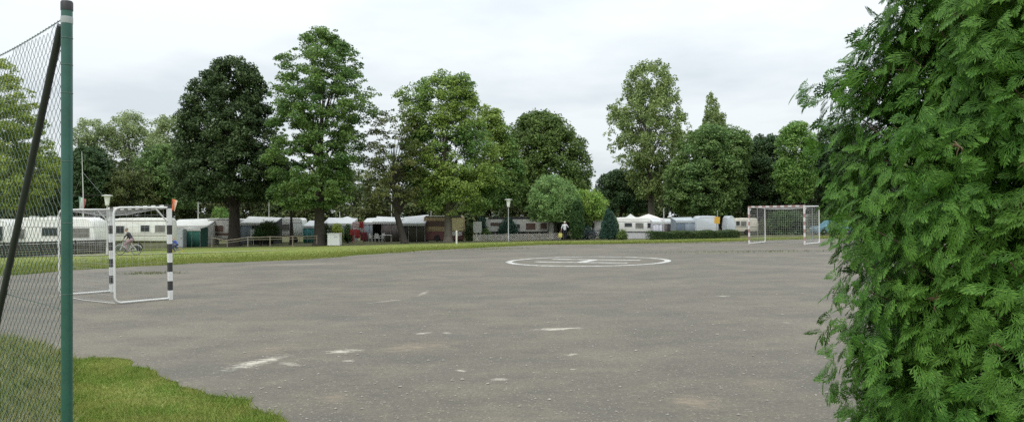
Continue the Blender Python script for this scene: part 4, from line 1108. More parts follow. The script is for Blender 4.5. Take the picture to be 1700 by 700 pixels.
caravan('white caravan with three square windows and grey skirt', 1024, 1085, 361, 385.5, 76, CW, [(1037, 1049, 370, 376), (1055, 1068, 370, 378.5, CURT), (1075, 1082, 370, 378, GLASSD)], [(384, 385.2, DARKC), (367.5, 368.1, STRIPE)], skirt=paint('grey_skirt', (.5, .5, .5), .6), rl=.3, wheel=None)
caravan('silver grey rounded caravan left of the dark trunk', 1157, 1193, 358.5, 387, 78, SILVER, [], [(377.3, 377.9, CGREY)], rl=.35, rr=.35, sl=.05, sr=.05, wheel=1176)
caravan('white caravan end showing right of the dark trunk', 1207, 1221, 358.5, 387, 82, SILVER, [], [], rl=.3, rr=.3, wheel=1214)
caravan('cream caravan behind the left post of the red striped goal', 1219, 1260, 362, 384, 86, paint('cream_white', (.62, .58, .48), .45, .06), [(1222, 1228, 367, 374), (1230, 1239, 367, 375, CURT)], [(376, 377, STRIPE)], rl=.3, rr=.3, wheel=1240)
caravan('white caravan beyond the net behind the blue car', 1336, 1364, 357, 378, 92, CW, [(1346, 1356, 364, 371, CURT)], rl=.3, rr=.3, wheel=1350)
caravan('cream caravan end in the gap right of the brown caravan roof', 772, 778, 369, 389, 86, CREAM, [], rl=.1, rr=.1, sl=.02, sr=.02, wheel=775) if False else None

# ------------------------------------------------------------------ awnings and tents
def awning(name, label, x0, x1, yr0, yr1, yb0, ybot, Y, roofm, wallm, D=2.6, open_=None, side=True, valance=.22, poles=3, cat='awning', panels=()):
    """roof from back edge (rows yr0 left, yr1 right) down to its front edge (row yb0); front wall to the ground"""
    X0, X1 = XA(x0, Y), XA(x1, Y); xc = (X0 + X1) / 2; gzc = gz(xc, Y); root = empty(name, (xc, Y, gzc), label, cat)
    lx = lambda p: XA(p, Y) - xc
    lz = lambda p, dy=0: ZA(p, Y + dy) - gzc
    m = MB(); nx, ny = 10, 6
    for j in range(ny + 1):
        for i in range(nx + 1):
            u, v = i / nx, j / ny
            zb_ = lz(yr0, D) + (lz(yr1, D) - lz(yr0, D)) * u
            z = zb_ * v + lz(yb0) * (1 - v) - .05 * math.sin(math.pi * v) * abs(math.sin(u * math.pi * poles)) 
            m.v.append((lx(x0) + (lx(x1) - lx(x0)) * u, v * D, z))
    for j in range(ny):
        for i in range(nx):
            k = j * (nx + 1) + i; m.f.append((k, k + 1, k + nx + 2, k + nx + 1)); m.mi.append(0)
    ro = m.build('roof', roofm, root, smooth=True); s = ro.modifiers.new('thickness', 'SOLIDIFY'); s.thickness = .02
    m = MB(); n = 24
    for i in range(n + 1):
        x = lx(x0) + (lx(x1) - lx(x0)) * i / n
        m.v += [(x, -.025, lz(yb0) + .01), (x, -.03, lz(yb0) - valance * (1 + .12 * math.cos(i * math.pi)))]
    for i in range(n): m.f.append((2 * i, 2 * i + 1, 2 * i + 3, 2 * i + 2)); m.mi.append(0)
    vo = m.build('valance', roofm, root); s = vo.modifiers.new('thickness', 'SOLIDIFY'); s.thickness = .01
    h = lz(yb0) - .03
    segs = panels or [(x0, x1, wallm)]
    for (a, b, mt) in segs:
        if mt is None: continue
        m = MB(); n = max(6, int((lx(b) - lx(a)) / .25))
        for i in range(n + 1):
            x = lx(a) + (lx(b) - lx(a)) * i / n; m.v += [(x, .02 + .025 * math.sin(i * 1.9), h), (x, .02 + .03 * math.sin(i * 1.9 + .4), 0)]
        for i in range(n): m.f.append((2 * i, 2 * i + 1, 2 * i + 3, 2 * i + 2)); m.mi.append(0)
        po = m.build('wall_panel', mt, root, smooth=True); s = po.modifiers.new('thickness', 'SOLIDIFY'); s.thickness = .01
    m = MB(); bz_ = lz(max(yr0, yr1), D) - .05
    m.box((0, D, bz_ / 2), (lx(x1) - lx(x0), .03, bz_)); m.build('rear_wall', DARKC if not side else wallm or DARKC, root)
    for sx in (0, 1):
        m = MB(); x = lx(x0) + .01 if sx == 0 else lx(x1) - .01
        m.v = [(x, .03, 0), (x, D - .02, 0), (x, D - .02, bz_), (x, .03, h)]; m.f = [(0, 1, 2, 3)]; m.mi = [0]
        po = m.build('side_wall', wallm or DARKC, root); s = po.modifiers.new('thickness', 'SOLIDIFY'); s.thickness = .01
    for i in range(poles + 1):
        x = lx(x0) + .04 + (lx(x1) - lx(x0) - .08) * i / poles; m = MB(); m.tube([(x, -.005, 0), (x, -.005, lz(yb0) - .02)], .018, 6); m.build('pole', STEEL, root)
    return root
awning('awning', 'pale grey awning between the long white caravan and the next one', 153, 190, 362, 363, 374, 404, 64, AWN, GREYP)
awning('awning', 'long beige grey awning roof above the green storage tent', 276, 345, 364, 362, 375, 405, 79, GREYP, CDULL, D=3.0)
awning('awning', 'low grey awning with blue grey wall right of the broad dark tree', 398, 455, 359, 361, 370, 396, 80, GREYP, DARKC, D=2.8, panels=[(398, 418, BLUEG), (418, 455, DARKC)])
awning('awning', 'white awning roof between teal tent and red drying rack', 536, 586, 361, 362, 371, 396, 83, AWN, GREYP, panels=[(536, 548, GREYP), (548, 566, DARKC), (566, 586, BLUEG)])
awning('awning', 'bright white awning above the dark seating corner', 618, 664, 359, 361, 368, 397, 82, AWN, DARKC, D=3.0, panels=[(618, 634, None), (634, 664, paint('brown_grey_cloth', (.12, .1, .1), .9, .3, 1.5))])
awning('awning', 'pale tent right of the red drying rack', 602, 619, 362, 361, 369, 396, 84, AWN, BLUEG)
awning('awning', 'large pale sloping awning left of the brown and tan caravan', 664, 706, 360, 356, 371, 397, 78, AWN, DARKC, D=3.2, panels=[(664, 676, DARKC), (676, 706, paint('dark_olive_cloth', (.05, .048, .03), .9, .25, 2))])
awning('tent', 'blue grey frame tent left of the silver caravan', 1122, 1157, 361, 360, 366, 389, 79, paint('grey_tent_roof', (.38, .41, .43), .8, .08, 1.5), BLUEG, cat='tent', panels=[(1122, 1137, paint('slate_cloth', (.1, .13, .17), .85, .1)), (1137, 1157, BLUEG)])
awning('awning', 'white entrance awning at the right end of the caravan with grey skirt', 1083, 1100, 361, 362, 368, 392, 75, AWN, paint('lilac_white_cloth', (.5, .49, .55), .8, .06), D=2.0, panels=[(1083, 1100, paint('lilac_white_cloth', (.5, .49, .55), .8))])
awning('tent', 'teal tent left of the layered tree trunk', 503, 524, 366, 366, 375, 396, 82, AWN, TEAL, cat='tent')
awning('tent', 'dark green storage tent with white front edge beside grey locker', 304, 333, 376, 376, 379, 406, 74, GREYP, GREENC, cat='tent', D=1.8, poles=2)
awning('awning', 'white sunshade roof on poles right of the pagoda tents', 1094, 1124, 361, 363, 368, 390, 84, AWN, None, D=2.4, panels=[(1094, 1108, paint('brown_grey_cloth', (.12, .1, .1), .9, .3)), (1108, 1124, DARKC)])

def pagoda(label, px, w_, ptop, peave, Y, mat, curve=.6, legs=True):
    b = G3(px, Y); root = empty('pavilion', b, label, 'pavilion'); hw = w_ / 2 / F * Y; zt = ZA(ptop, Y) - b.z; ze = ZA(peave, Y) - b.z
    m = MB(); nr = 7
    for k in range(nr + 1):
        t = k / nr; r = hw * (1 - t); z = ze + (zt - ze) * (t ** (1 / curve) if curve < 1 else t ** (1 / curve))
        for q in range(4): a = math.pi / 4 + q * math.pi / 2; m.v.append((r * 1.414 * math.cos(a) + 0, r * 1.414 * math.sin(a) + hw, z))
    for k in range(nr):
        for q in range(4): q2 = (q + 1) % 4; m.f.append((k * 4 + q, k * 4 + q2, (k + 1) * 4 + q2, (k + 1) * 4 + q)); m.mi.append(0)
    o = m.build('roof', mat, root); s = o.modifiers.new('thickness', 'SOLIDIFY'); s.thickness = .015
    for sx in (-1, 1):
        for sy in (.03, 2 * hw - .03):
            m = MB(); m.tube([(sx * (hw - .04), sy, 0), (sx * (hw - .04), sy, ze)], .025, 6); m.build('pole', WHITE, root)
    for ya in (0.0, 2 * hw):
        m = MB(); m.box((0, ya, ze - .1), (2 * hw, .015, .2)); m.build('valance', mat, root)
    m = MB(); m.box((0, 2 * hw - .06, (ze - .22) / 2), (2 * hw - .12, .02, ze - .22)); m.build('rear_wall', GREYP, root)
pagoda('white pointed pavilion behind the caravan with grey skirt', 1048.5, 22, 354.5, 362, 86, WHITE, .7)
pagoda('wide low white pavilion with pinkish top left of the short mast', 1080, 40, 355, 364, 84, paint('pinkish_white_cloth', (.68, .62, .58), .8, .05), 1.3)
pagoda('rounded white pavilion top behind the white awning left of the red rack', 574, 24, 359, 366, 88, AWN, 1.8)
pagoda('grey blue pavilion top half hidden by the pointed blue conifer', 1018, 22, 357, 364, 86, GREYP, 1.1)

# ------------------------------------------------------------------ small site furniture
def simple(name, label, cat, px, Y, build, mat, group=None, smooth=False):
    m = MB(); b = G3(px, Y); build(m); return tag(m.build(name, mat, smooth=smooth, loc=b), label, cat, group)
# white chest
Yc = YB(553, 407.5); b = G3(553.5, Yc); wpx = lambda p, Y=Yc: p / F * Y
r = empty('storage_bin', b, 'white square bin with flat lid beside the layered tree trunk', 'bin')
m = MB(); m.box((0, .5, .5), (wpx(20), 1.0, .98), 0, .03); bo = m.build('body', paint('bin_white', (.8, .8, .78), .4, .04), r)
m = MB(); m.box((0, .5, 1.04), (wpx(22), 1.1, .09), 0, .03); m.build('lid', paint('white_lid', (.8, .8, .78), .4, .04), r)
m = MB(); m.box((.2, -.03, .8), (.3, .03, .05), 0, .01); m.build('handle', CGREY, r)
# locker
b = G3(296.5, 73); r = empty('locker', b, 'light grey tall locker left of the dark green storage tent', 'locker')
m = MB(); m.box((0, .4, .86), (wpx(15, 73), .8, 1.72), 0, .02); m.build('body', paint('locker_grey', (.4, .43, .44), .5, .06), r)
m = MB(); m.box((0, -.012, .86), (wpx(13, 73), .02, 1.6), 0, .008); dd = m.build('door', paint('locker_door', (.43, .46, .47), .5, .06), r)
m = MB(); m.box((.25, -.035, .85), (.04, .03, .14), 0, .008); m.build('handle', DARKC, dd)
# white cabinet
b = G3(916.5, 77.5); r = empty('cabinet', b, 'white cupboard standing at the end of the dark grey caravan', 'cabinet')
m = MB(); m.box((0, .3, .95), (wpx(8, 77.5), .6, 1.5), 0, .02); m.box((0, .3, .1), (wpx(7, 77.5), .5, .2)); m.build('body', CDULL, r)
m = MB(); m.box((0, -.012, .95), (wpx(6.6, 77.5), .02, 1.36), 0, .008); m.build('door', WHITE, r)
# white rounded board leaning at the awning
def shield(m):
    o = [(-.28, .75), (-.2, .6), (0, .5), (.2, .6), (.28, .75), (.27, 1.55), (-.27, 1.55)]
    m.prism(o, 0, .05, .01); m.box((0, .08, .5), (.05, .05, 1.0))
simple('display_board', 'white board with rounded bottom standing before the low grey awning', 'board', 420, 78.5, shield, paint('bright_board', (.7, .7, .68), .4, .04))
def paper(m):
    m.box((0, .0, 1.2), (.75, .04, .85), .15, .01)
    for sx in (-.3, .3): m.tube([(sx, .04, 0), (sx, .04, 1.6)], .03, 6)
simple('notice_board', 'pale leaning notice board on two legs right of the cream caravan end', 'notice board', 791, 77.5, lambda m: (m.box((.1, 0, 1.35), (.85, .05, 1.1), 0, .01), m.tube([(-.1, .04, 0), (.25, .04, 1.9)], .04, 6), m.tube([(.3, .04, 0), (.45, .04, 1.9)], .04, 6)), CDULL)
simple('marker_post', 'short white wooden post in the grass before the cream caravan end', 'post', 758, 66, lambda m: (m.box((0, 0, .5), (.14, .14, 1.05), 0, .01), m.lathe([(.1, 1.02), (.05, 1.1), (0, 1.12)], n=8)), CDULL)
def sign_y(m):
    m.tube([(0, 0, 0), (0, 0, 1.9)], .03, 6)
    m.prism([(-.3, 1.55), (.28, 1.45), (.3, 2.2), (-.25, 2.25)], -.05, -.02)
b = G3(1190, 76); r = empty('site_sign', b, 'small yellow orange sign on a post beside the dark trunk', 'sign')
m = MB(); m.tube([(0, 0, -.1), (0, 0, 1.7)], .035, 6); m.build('post', WOODG, r)
m = MB(); m.prism([(-.28, 1.35), (.26, 1.3), (.3, 1.95), (-.22, 2.0)], -.06, -.03, .005); m.build('panel', paint('sign_yellow', (.6, .35, .04), .5, .1), r)

# red and white drying rack
b = G3(594.5, 78); r = empty('drying_rack', b, 'red framed rack hung with red and white cloths', 'drying rack')
hw = wpx(9, 78); m = MB()
for sx in (-1, 1):
    for sy in (0, .7): m.tube([(sx * hw, sy, 0), (sx * hw, sy, 2.1)], .02, 6)
for z in (1.35, 2.1):
    m.tube([(-hw, 0, z), (hw, 0, z)], .016, 6); m.tube([(-hw, .7, z), (hw, .7, z)], .016, 6)
    for sx in (-1, 1): m.tube([(sx * hw, 0, z), (sx * hw, .7, z)], .016, 6)
m.build('frame', RED, r)
def cloth(name, x0, x1, zt, zb, y, mt):
    m = MB(); n = 8
    for i in range(n + 1):
        for j in range(5):
            v = j / 4; m.v.append((x0 + (x1 - x0) * i / n, y + .035 * math.sin(i * 1.7 + v), zt + (zb - zt) * v + .02 * math.sin(i)))
    for i in range(n):
        for j in range(4): k = i * 5 + j; m.f.append((k, k + 1, k + 6, k + 5)); m.mi.append(0)
    o = m.build(name, mt, smooth=True); s = o.modifiers.new('thickness', 'SOLIDIFY'); s.thickness = .012
    return o
def hung(label, *a): o = cloth('towel', *a); o.location = b; tag(o, label, 'towel', 'towels on the red rack')
PK = paint('pink_white_cloth', (.6, .45, .45), .8, .1)
hung('pale pink towel along the top of the red rack', -hw + .03, hw * .25, 2.09, 1.55, -.03, PK)
hung('small deep red towel at the top right of the red rack', hw * .3, hw - .02, 2.09, 1.5, -.03, RED)
hung('white towel in the middle of the red rack', -hw * .55, hw * .9, 1.52, 1.15, .06, AWN)
hung('big red towel hanging low in the middle of the red rack', -hw * .6, hw * .35, 1.33, .5, -.03, RED)
hung('red towel hanging at the left edge of the red rack', -hw - .25, -hw * .65, 1.33, .75, -.03, RED)
hung('dark red cloth on the lower right of the red rack', hw * .4, hw + .35, 1.1, .25, -.03, paint('dark_red_cloth', (.14, .02, .03), .8))
# plastic chairs under the bright awning
def chair(px, Y, rz, label):
    b = G3(px, Y); r = empty('garden_chair', b, label, 'chair', 'white plastic garden chairs', rz)
    m = MB(); m.box((0, 0, .43), (.46, .46, .035), 0, .012); m.build('seat', WHITE, r)
    m = MB(); m.prism([(-.22, .45), (.22, .45), (.2, .85), (.12, .92), (-.12, .92), (-.2, .85)], .2, .235, .008); m.build('backrest', WHITE, r)
    for sx in (-1, 1):
        for sy in (-1, 1): m = MB(); m.tube([(sx * .19, sy * .19, .42), (sx * .23, sy * .22, 0)], [.025, .018], 6); m.build('leg', WHITE, r)
        m = MB(); m.tube([(sx * .23, -.18, .44), (sx * .25, -.18, .66), (sx * .25, .1, .67), (sx * .21, .21, .6)], .02, 6); m.build('armrest', WHITE, r)
chair(626, 79, .4, 'white plastic chair at the left side of the dark seating corner')
chair(634, 79.6, -.5, 'white plastic chair facing the table in the dark seating corner')
chair(617, 80, 1.1, 'white plastic chair furthest left under the bright white awning')
b = G3(643, 79.4); r = empty('garden_table', b, 'small pale garden table in the dark seating corner', 'table')
m = MB(); m.box((0, 0, .72), (1.0, .7, .035), 0, .01); m.build('tabletop', CDULL, r)
for sx in (-1, 1):
    for sy in (-1, 1): m = MB(); m.tube([(sx * .42, sy * .28, .7), (sx * .45, sy * .3, 0)], .02, 6); m.build('leg', CDULL, r)

# ------------------------------------------------------------------ low fences
def slat_fence():
    A = G3(-60, 50); B = G3(178, 57.5); root = empty('slat_fence', A, 'low dark horizontal slat fence in front of the white caravans', 'fence')
    d = B - A; L = Vector((d.x, d.y, 0)).length; ax = d / L; rz = math.atan2(d.y, d.x)
    n = int(L / 1.9)
    for i in range(n + 1):
        p = ax * (L * i / n); q = A + p; zz = gz(q.x, q.y) - A.z; m = MB(); m.box((p.x, p.y + .04, zz + .5), (.08, .08, 1.1)); m.build('post', DARKW, root)
    m = MB()
    for i in range(n):
        p0, p1 = ax * (L * i / n), ax * (L * (i + 1) / n)
        z0_, z1_ = gz(A.x + p0.x, A.y + p0.y) - A.z, gz(A.x + p1.x, A.y + p1.y) - A.z
        for k in range(6):
            h = .12 + k * .165; c = (p0 + p1) / 2; m.box((c.x, c.y, (z0_ + z1_) / 2 + h), ((p1 - p0).length - .01, .022, .135), rz)
    m.build('slats', DARKW, root)
slat_fence()
def rail_fence():
    pts = [(352, 71), (377.5, 69.5), (411.5, 69), (448.5, 69), (486, 69), (526, 69.5)]
    A = G3(*pts[0]); root = empty('rail_fence', A, 'low weathered wooden rail fence below the broad dark tree', 'fence')
    tops = []
    for i, (px, Y) in enumerate(pts):
        p = G3(px, Y) - A; h = .95 - (.25 if i == 1 else 0); m = MB(); m.tube([p, p + Vector((0, 0, h))], [.055, .05], 8); m.build('post', WOODG, root); tops.append(p + Vector((0, -.02, h - .06)))
    for a, b in zip(tops, tops[1:]):
        m = MB(); m.tube([a, a.lerp(b, .5) + Vector((0, 0, -.03)), b], .04, 7); m.build('rail', WOODG, root)
    for a, b in list(zip(tops, tops[1:]))[1:]:
        m = MB(); m.tube([a - Vector((0, 0, .22)), b - Vector((0, 0, .22))], .025, 7); m.build('rail', WOODG, root)
rail_fence()
def lattice():
    A = G3(786, 73.5); B = G3(931, 74.5); root = empty('lattice_fence', A, 'knee high criss cross wooden lattice fence behind the lamp post', 'fence')
    d = B - A; L = d.length; ax = d.normalized(); m = MB(); H = .62; st = .2
    k = -int(H / st)
    for s in (1, -1):
        for k in range(-5, int(L / st) + 5):
            a0 = k * st; lo, hi = (a0, a0 + H) if s > 0 else (a0 + H, a0)
            p = Vector((0, 0, .04)) + ax * lo; q = ax * hi + Vector((0, 0, .04 + H))
            t0, t1 = 0.0, 1.0
            def cl(v0, v1, t0, t1):
                for bound, sg in ((0, 1), (L, -1)):
                    f0, f1 = (v0 - bound) * sg, (v1 - bound) * sg
                    if f0 < 0 and f1 < 0: return None
                    if f0 < 0: t0 = max(t0, f0 / (f0 - f1))
                    if f1 < 0: t1 = min(t1, f0 / (f0 - f1))
                return t0, t1
            c = cl(lo, hi, 0, 1)
            if not c or c[1] - c[0] < .05: continue
            a_, b_ = p.lerp(q, c[0]), p.lerp(q, c[1]); oy = Vector((0, .012 * s, 0))
            m.tube([a_ + oy, b_ + oy], .014, 4)
    m.build('lattice', paint('pale_lattice', (.62, .59, .53), .8, .2, 5), root)
    for i in range(9):
        p = ax * (L * i / 8); m = MB(); m.tube([p, p + Vector((0, 0, .75))], .035, 6); m.build('post', WOODG, root)
lattice()
# ------------------------------------------------------------------ bicycles
def bicycle(loc, rz, label, frame_m, tyre_m, sc_=1.0, group=None, rim_m=None, lean=0.0):
    root = empty('bicycle', loc, label, 'bicycle', group, rz); root.scale = (sc_,) * 3; root.rotation_euler = (lean, 0, rz)
    r = .335; wb = .53
    for x in (-wb, wb):
        m = MB(); m.ring((x, 0, r), r - .018, .02, 'y', 28, 8); w_ = m.build('wheel', tyre_m, root, smooth=True)
        m = MB(); m.ring((x, 0, r), r - .045, .011, 'y', 28, 6); m.build('rim', rim_m or STEEL, w_, smooth=True)
        m = MB()
        for k in range(16):
            a = 2 * math.pi * k / 16; m.tube([(x, .02 * (-1) ** k, r), (x + (r - .05) * math.cos(a), 0, r + (r - .05) * math.sin(a))], .0022, 3)
        m.lathe([(.02, -.04), (.03, 0), (.02, .04)], n=8)
        m.v[-24:] = [(v[0] + x, v[2], v[1] + r) for v in m.v[-24:]]
        m.build('spokes', STEEL, w_)
    # travel direction is -x: front wheel at -wb
    bb = (.08, 0, .29); st = (.22, 0, .82); hd = (-.36, 0, .84); hd2 = (-.4, 0, .62)
    m = MB()
    m.tube([bb, st], .019, 8); m.tube([st, hd], .018, 8); m.tube([bb, hd2], .021, 8); m.tube([hd, hd2], .022, 8)
    for s in (-.05, .05): m.tube([bb, (wb, s, r)], .011, 6); m.tube([(.2, 0, .76), (wb, s, r)], .01, 6)
    m.build('frame', frame_m, root, smooth=True)
    m = MB()
    for s in (-.05, .05): m.tube([hd2, (-.42, s, .56), (-wb, s, r)], .013, 6)
    m.build('fork', frame_m, root, smooth=True)
    m = MB(); m.tube([hd, (-.34, 0, .98)], .014, 6); m.tube([(-.2, -.28, 1.02), (-.3, -.2, 1.03), (-.36, 0, .98), (-.3, .2, 1.03), (-.2, .28, 1.02)], .013, 6); m.build('handlebar', STEEL, root, smooth=True)
    m = MB(); m.tube([st, (.245, 0, .92)], .013, 6); sp = m.build('seat_post', STEEL, root)
    m = MB(); m.sphere((.26, 0, .94), .13, 1.0, .62, .28, 12, 8); m.sphere((.12, 0, .945), .07, 1.3, .5, .35, 10, 6); m.build('saddle', DARKC, root, smooth=True)
    m = MB(); m.ring((.08, -.05, .29), .085, .008, 'y', 18, 5)
    m.tube([(.08, -.07, .29), (-.05, -.09, .18)], .011, 5); m.tube([(.08, .07, .29), (.21, .09, .40)], .011, 5)
    m.box((-.05, -.14, .175), (.09, .1, .025)); m.box((.21, .14, .395), (.09, .1, .025)); m.build('crankset', STEEL, root)
    m = MB()
    for x in (-wb, wb):
        pts = [(x + (r + .025) * math.cos(a), 0, r + (r + .025) * math.sin(a)) for a in [R(20 + 14 * k) for k in range(11)]]
        m.tube(pts, .018, 5)
    m.build('mudguard', frame_m, root)
    return root

# ------------------------------------------------------------------ people
def figure(loc, rz, label, bones, mats, hair=None, voxel=.013, size=1.0, parts=()):
    """bones: (p0, p1, r0, r1, material index); fused into one continuous skin"""
    def seg(m, p0, p1, r0, r1):
        p0, p1 = Vector(p0), Vector(p1); L = (p1 - p0).length; d = (p1 - p0).normalized() if L > 1e-6 else Vector((0, 0, 1))
        pts, rad = [], []
        for k in range(4): a = R(90 - 22.5 * k); pts.append(p0 - d * r0 * math.sin(a)); rad.append(max(r0 * math.cos(a), .002))
        pts.append(p0); rad.append(r0); pts.append(p1); rad.append(r1)
        for k in range(1, 5): a = R(22.5 * k); pts.append(p1 + d * r1 * math.sin(a)); rad.append(max(r1 * math.cos(a), .002))
        m.tube(pts, rad, 12)
    m = MB()
    for bn in bones: seg(m, *bn[:4])
    tmp = m.build('figure_source', mats[0])
    md = tmp.modifiers.new('fuse', 'REMESH'); md.mode = 'VOXEL'; md.voxel_size = voxel
    sm = tmp.modifiers.new('smooth', 'SMOOTH'); sm.factor = .5; sm.iterations = 3
    dg = bpy.context.evaluated_depsgraph_get(); dg.update()
    me = bpy.data.meshes.new_from_object(tmp.evaluated_get(dg)); bpy.data.objects.remove(tmp)
    me.materials.clear()
    for q in mats: me.materials.append(q)
    n = len(me.polygons); c = np.empty(n * 3, np.float32); me.polygons.foreach_get('center', c); c = c.reshape(-1, 3)
    best = np.full(n, 1e9); mi = np.zeros(n, np.int32)
    for p0, p1, r0, r1, q in bones:
        p0, p1 = np.array(p0), np.array(p1); v = p1 - p0; l2 = max((v * v).sum(), 1e-9)
        t = np.clip(((c - p0) @ v) / l2, 0, 1); dd = np.linalg.norm(c - (p0 + t[:, None] * v), axis=1) - (r0 + (r1 - r0) * t)
        k = dd < best; best[k] = dd[k]; mi[k] = q
    me.polygons.foreach_set('material_index', mi); me.polygons.foreach_set('use_smooth', [True] * n); me.update(); me.name = 'person'
    o = bpy.data.objects.new('person', me); COL.objects.link(o); o.location = loc; o.rotation_euler = (0, 0, rz); o.scale = (size,) * 3
    tag(o, label, 'person')
    if hair:
        c, r, mt, drop = hair; h = MB()
        h.sphere((c[0], c[1], c[2]), r, 1, .95, 1.02, 16, 12)
        keep = [v[2] > c[2] - drop * r or False for v in h.v]
        hb = MB(); hb.v = h.v; hb.f = [f for f in h.f if sum(h.v[i][2] for i in f) / len(f) > c[2] - drop * r]; hb.mi = [0] * len(hb.f)
        ho = hb.build('hair', mt, o, smooth=True); s = ho.modifiers.new('thickness', 'SOLIDIFY'); s.thickness = .012
    return o
SKIN = paint('skin', (.5, .3, .22), .5, .06, 8)
EYE_M = paint('eye_dark', (.03, .025, .02), .2)
def head_bones(c, fwd, s=1.0, tilt=0.0):
    """skull, jaw, nose, ears, eyes and mouth round centre c, face towards fwd"""
    c = Vector(c); f = Vector(fwd).normalized(); u = Vector((0, 0, 1)); sd = f.cross(u)
    q = lambda a, b, z: tuple(c + f * a * s + sd * b * s + u * z * s)
    return [(q(-.015, 0, .03), q(.02, 0, .03), .092 * s, .085 * s, 0), (q(.02, 0, -.03), q(.035, 0, -.075), .07 * s, .042 * s, 0),
            (q(.09, 0, .01), q(.118, 0, -.03), .012 * s, .017 * s, 0), (q(0, .085, -.005), q(-.01, .088, .03), .018 * s, .018 * s, 0), (q(0, -.085, -.005), q(-.01, -.088, .03), .018 * s, .018 * s, 0),
            (q(.088, .034, .018), q(.089, .034, .018), .014 * s, .014 * s, 2), (q(.088, -.034, .018), q(.089, -.034, .018), .014 * s, .014 * s, 2),
            (q(.086, -.018, -.058), q(.086, .018, -.058), .009 * s, .009 * s, 3)]
def hand_bones(w, d, side, curl, s=1.0):
    """palm from the wrist along d; side = thumb direction; curl = direction the fingers bend to"""
    w = Vector(w); d = Vector(d).normalized(); sd = Vector(side).normalized(); cu = Vector(curl).normalized(); out_ = []
    for k, l in enumerate((.072, .08, .075, .058)):
        o = sd * (.03 - .02 * k)
        b0 = w + o * .6 * s + d * .02 * s; b1 = w + o * s + d * .085 * s; b2 = b1 + (d * .6 + cu * .6) * l * .5 * s; b3 = b2 + (d * -.1 + cu) * l * .5 * s
        out_ += [(tuple(b0), tuple(b1), .016 * s, .0125 * s, 0), (tuple(b1), tuple(b2), .0105 * s, .0095 * s, 0), (tuple(b2), tuple(b3), .0095 * s, .008 * s, 0)]
    t0 = w + sd * .02 * s + d * .025 * s; t1 = t0 + (sd * .75 + d * .6) * .045 * s; t2 = t1 + (d * .8 + cu * .6) * .035 * s
    out_ += [(tuple(t0), tuple(t1), .015 * s, .012 * s, 0), (tuple(t1), tuple(t2), .011 * s, .009 * s, 0)]
    return out_
LIP = paint('lips', (.36, .14, .12), .5)
def rider(loc, rz, label, top_m, leg_m, hair_m, s=1.0, size=1.0):
    hip, sho, nk, hd = (.24, 0, 1.0), (-.02, 0, 1.43), (-.07, 0, 1.52), (-.12, 0, 1.67)
    b = [((.24, -.08, 1.0), (.24, .08, 1.0), .125, .125, 5), ((.22, 0, 1.02), (.12, 0, 1.22), .14, .135, 4), ((.12, 0, 1.22), (.01, 0, 1.38), .135, .15, 4),
         ((-.01, -.13, 1.40), (-.01, .13, 1.40), .085, .085, 4), ((-.03, 0, 1.45), (-.1, 0, 1.6), .055, .05, 0)]
    b += head_bones(hd, (-1, 0, -.05))
    for sg in (-1, 1):
        el = (-.14, sg * .27, 1.2); wr = (-.2, sg * .26, 1.045)
        b += [((-.01, sg * .18, 1.39), el, .062, .045, 4), (el, (-.185, sg * .262, 1.085), .045, .033, 4), ((-.185, sg * .262, 1.085), wr, .03, .027, 0)]
        b += hand_bones((-.19, sg * .26, 1.06), (-.75, 0, -.45), (.1, -sg, .2), (-.1, 0, -1))
        ped = (-.05, .175) if sg < 0 else (.21, .395)
        kn = (-.2, sg * .14, .72) if sg < 0 else (-.18, sg * .14, .9)
        an = (ped[0] + .09, sg * .13, ped[1] + .1)
        b += [((.22, sg * .09, .99), kn, .095, .066, 5), (kn, (kn[0] * .45 + an[0] * .55 + .03, sg * .135, kn[2] * .45 + an[2] * .55), .064, .058, 5), ((kn[0] * .45 + an[0] * .55 + .03, sg * .135, kn[2] * .45 + an[2] * .55), an, .057, .038, 5),
              (an, (ped[0] + .09, sg * .13, ped[1] + .06), .036, .036, 0), ((ped[0] + .1, sg * .13, ped[1] + .048), (ped[0] - .09, sg * .13, ped[1] + .035), .038, .032, 6)]
    return figure(loc, rz, label, b, [SKIN, SKIN, EYE_M, LIP, top_m, leg_m, DARKC], ((hd[0] + .012, 0, hd[2] + .04), .108, hair_m, .12), size=size)
p = G3(213, 52.6)
bicycle(p, R(4), 'white bicycle ridden leftwards by the adult behind the goal net', paint('bike_white', (.62, .62, .6), .4), RUBBER)
rider(p, R(4), 'adult in dark top and mauve trousers riding the white bicycle', paint('dark_violet_top', (.035, .03, .04), .85, .2, 5), paint('mauve_trousers', (.3, .19, .22), .85, .15, 5), paint('grey_hair', (.2, .18, .16), .8, .2, 20))
p = G3(290.5, 53.2)
bicycle(p, R(2), 'small child bicycle with yellow wheels beside the striped goal post', paint('bike_blue', (.05, .08, .25), .4), paint('yellow_tyre', (.5, .36, .05), .6, .1), .60, rim_m=YELL)
rider(p, R(2), 'child in blue top riding the small yellow wheeled bicycle', BLUE, paint('dark_blue_trousers', (.03, .035, .07), .85), paint('fair_hair', (.4, .28, .14), .8, .2, 20), size=.60)
# bicycles parked before the pale caravan
for i, (px, Y, rz, lab) in enumerate([(978, 75, .25, 'dark parked bicycle left of the other under the golden bush'), (991, 74.5, -.2, 'dark parked bicycle nearest the pointed blue conifer')]):
    if i == 0: pk = bicycle(G3(px, Y), rz, lab, paint('bike_dark', (.05, .06, .09), .4), RUBBER, 1.0, 'bicycles parked by the pale caravan', lean=R(6))
    else:
        q = copy_tree(pk); q.location = G3(px, Y); q.rotation_euler = (R(6), 0, rz); q['label'] = lab

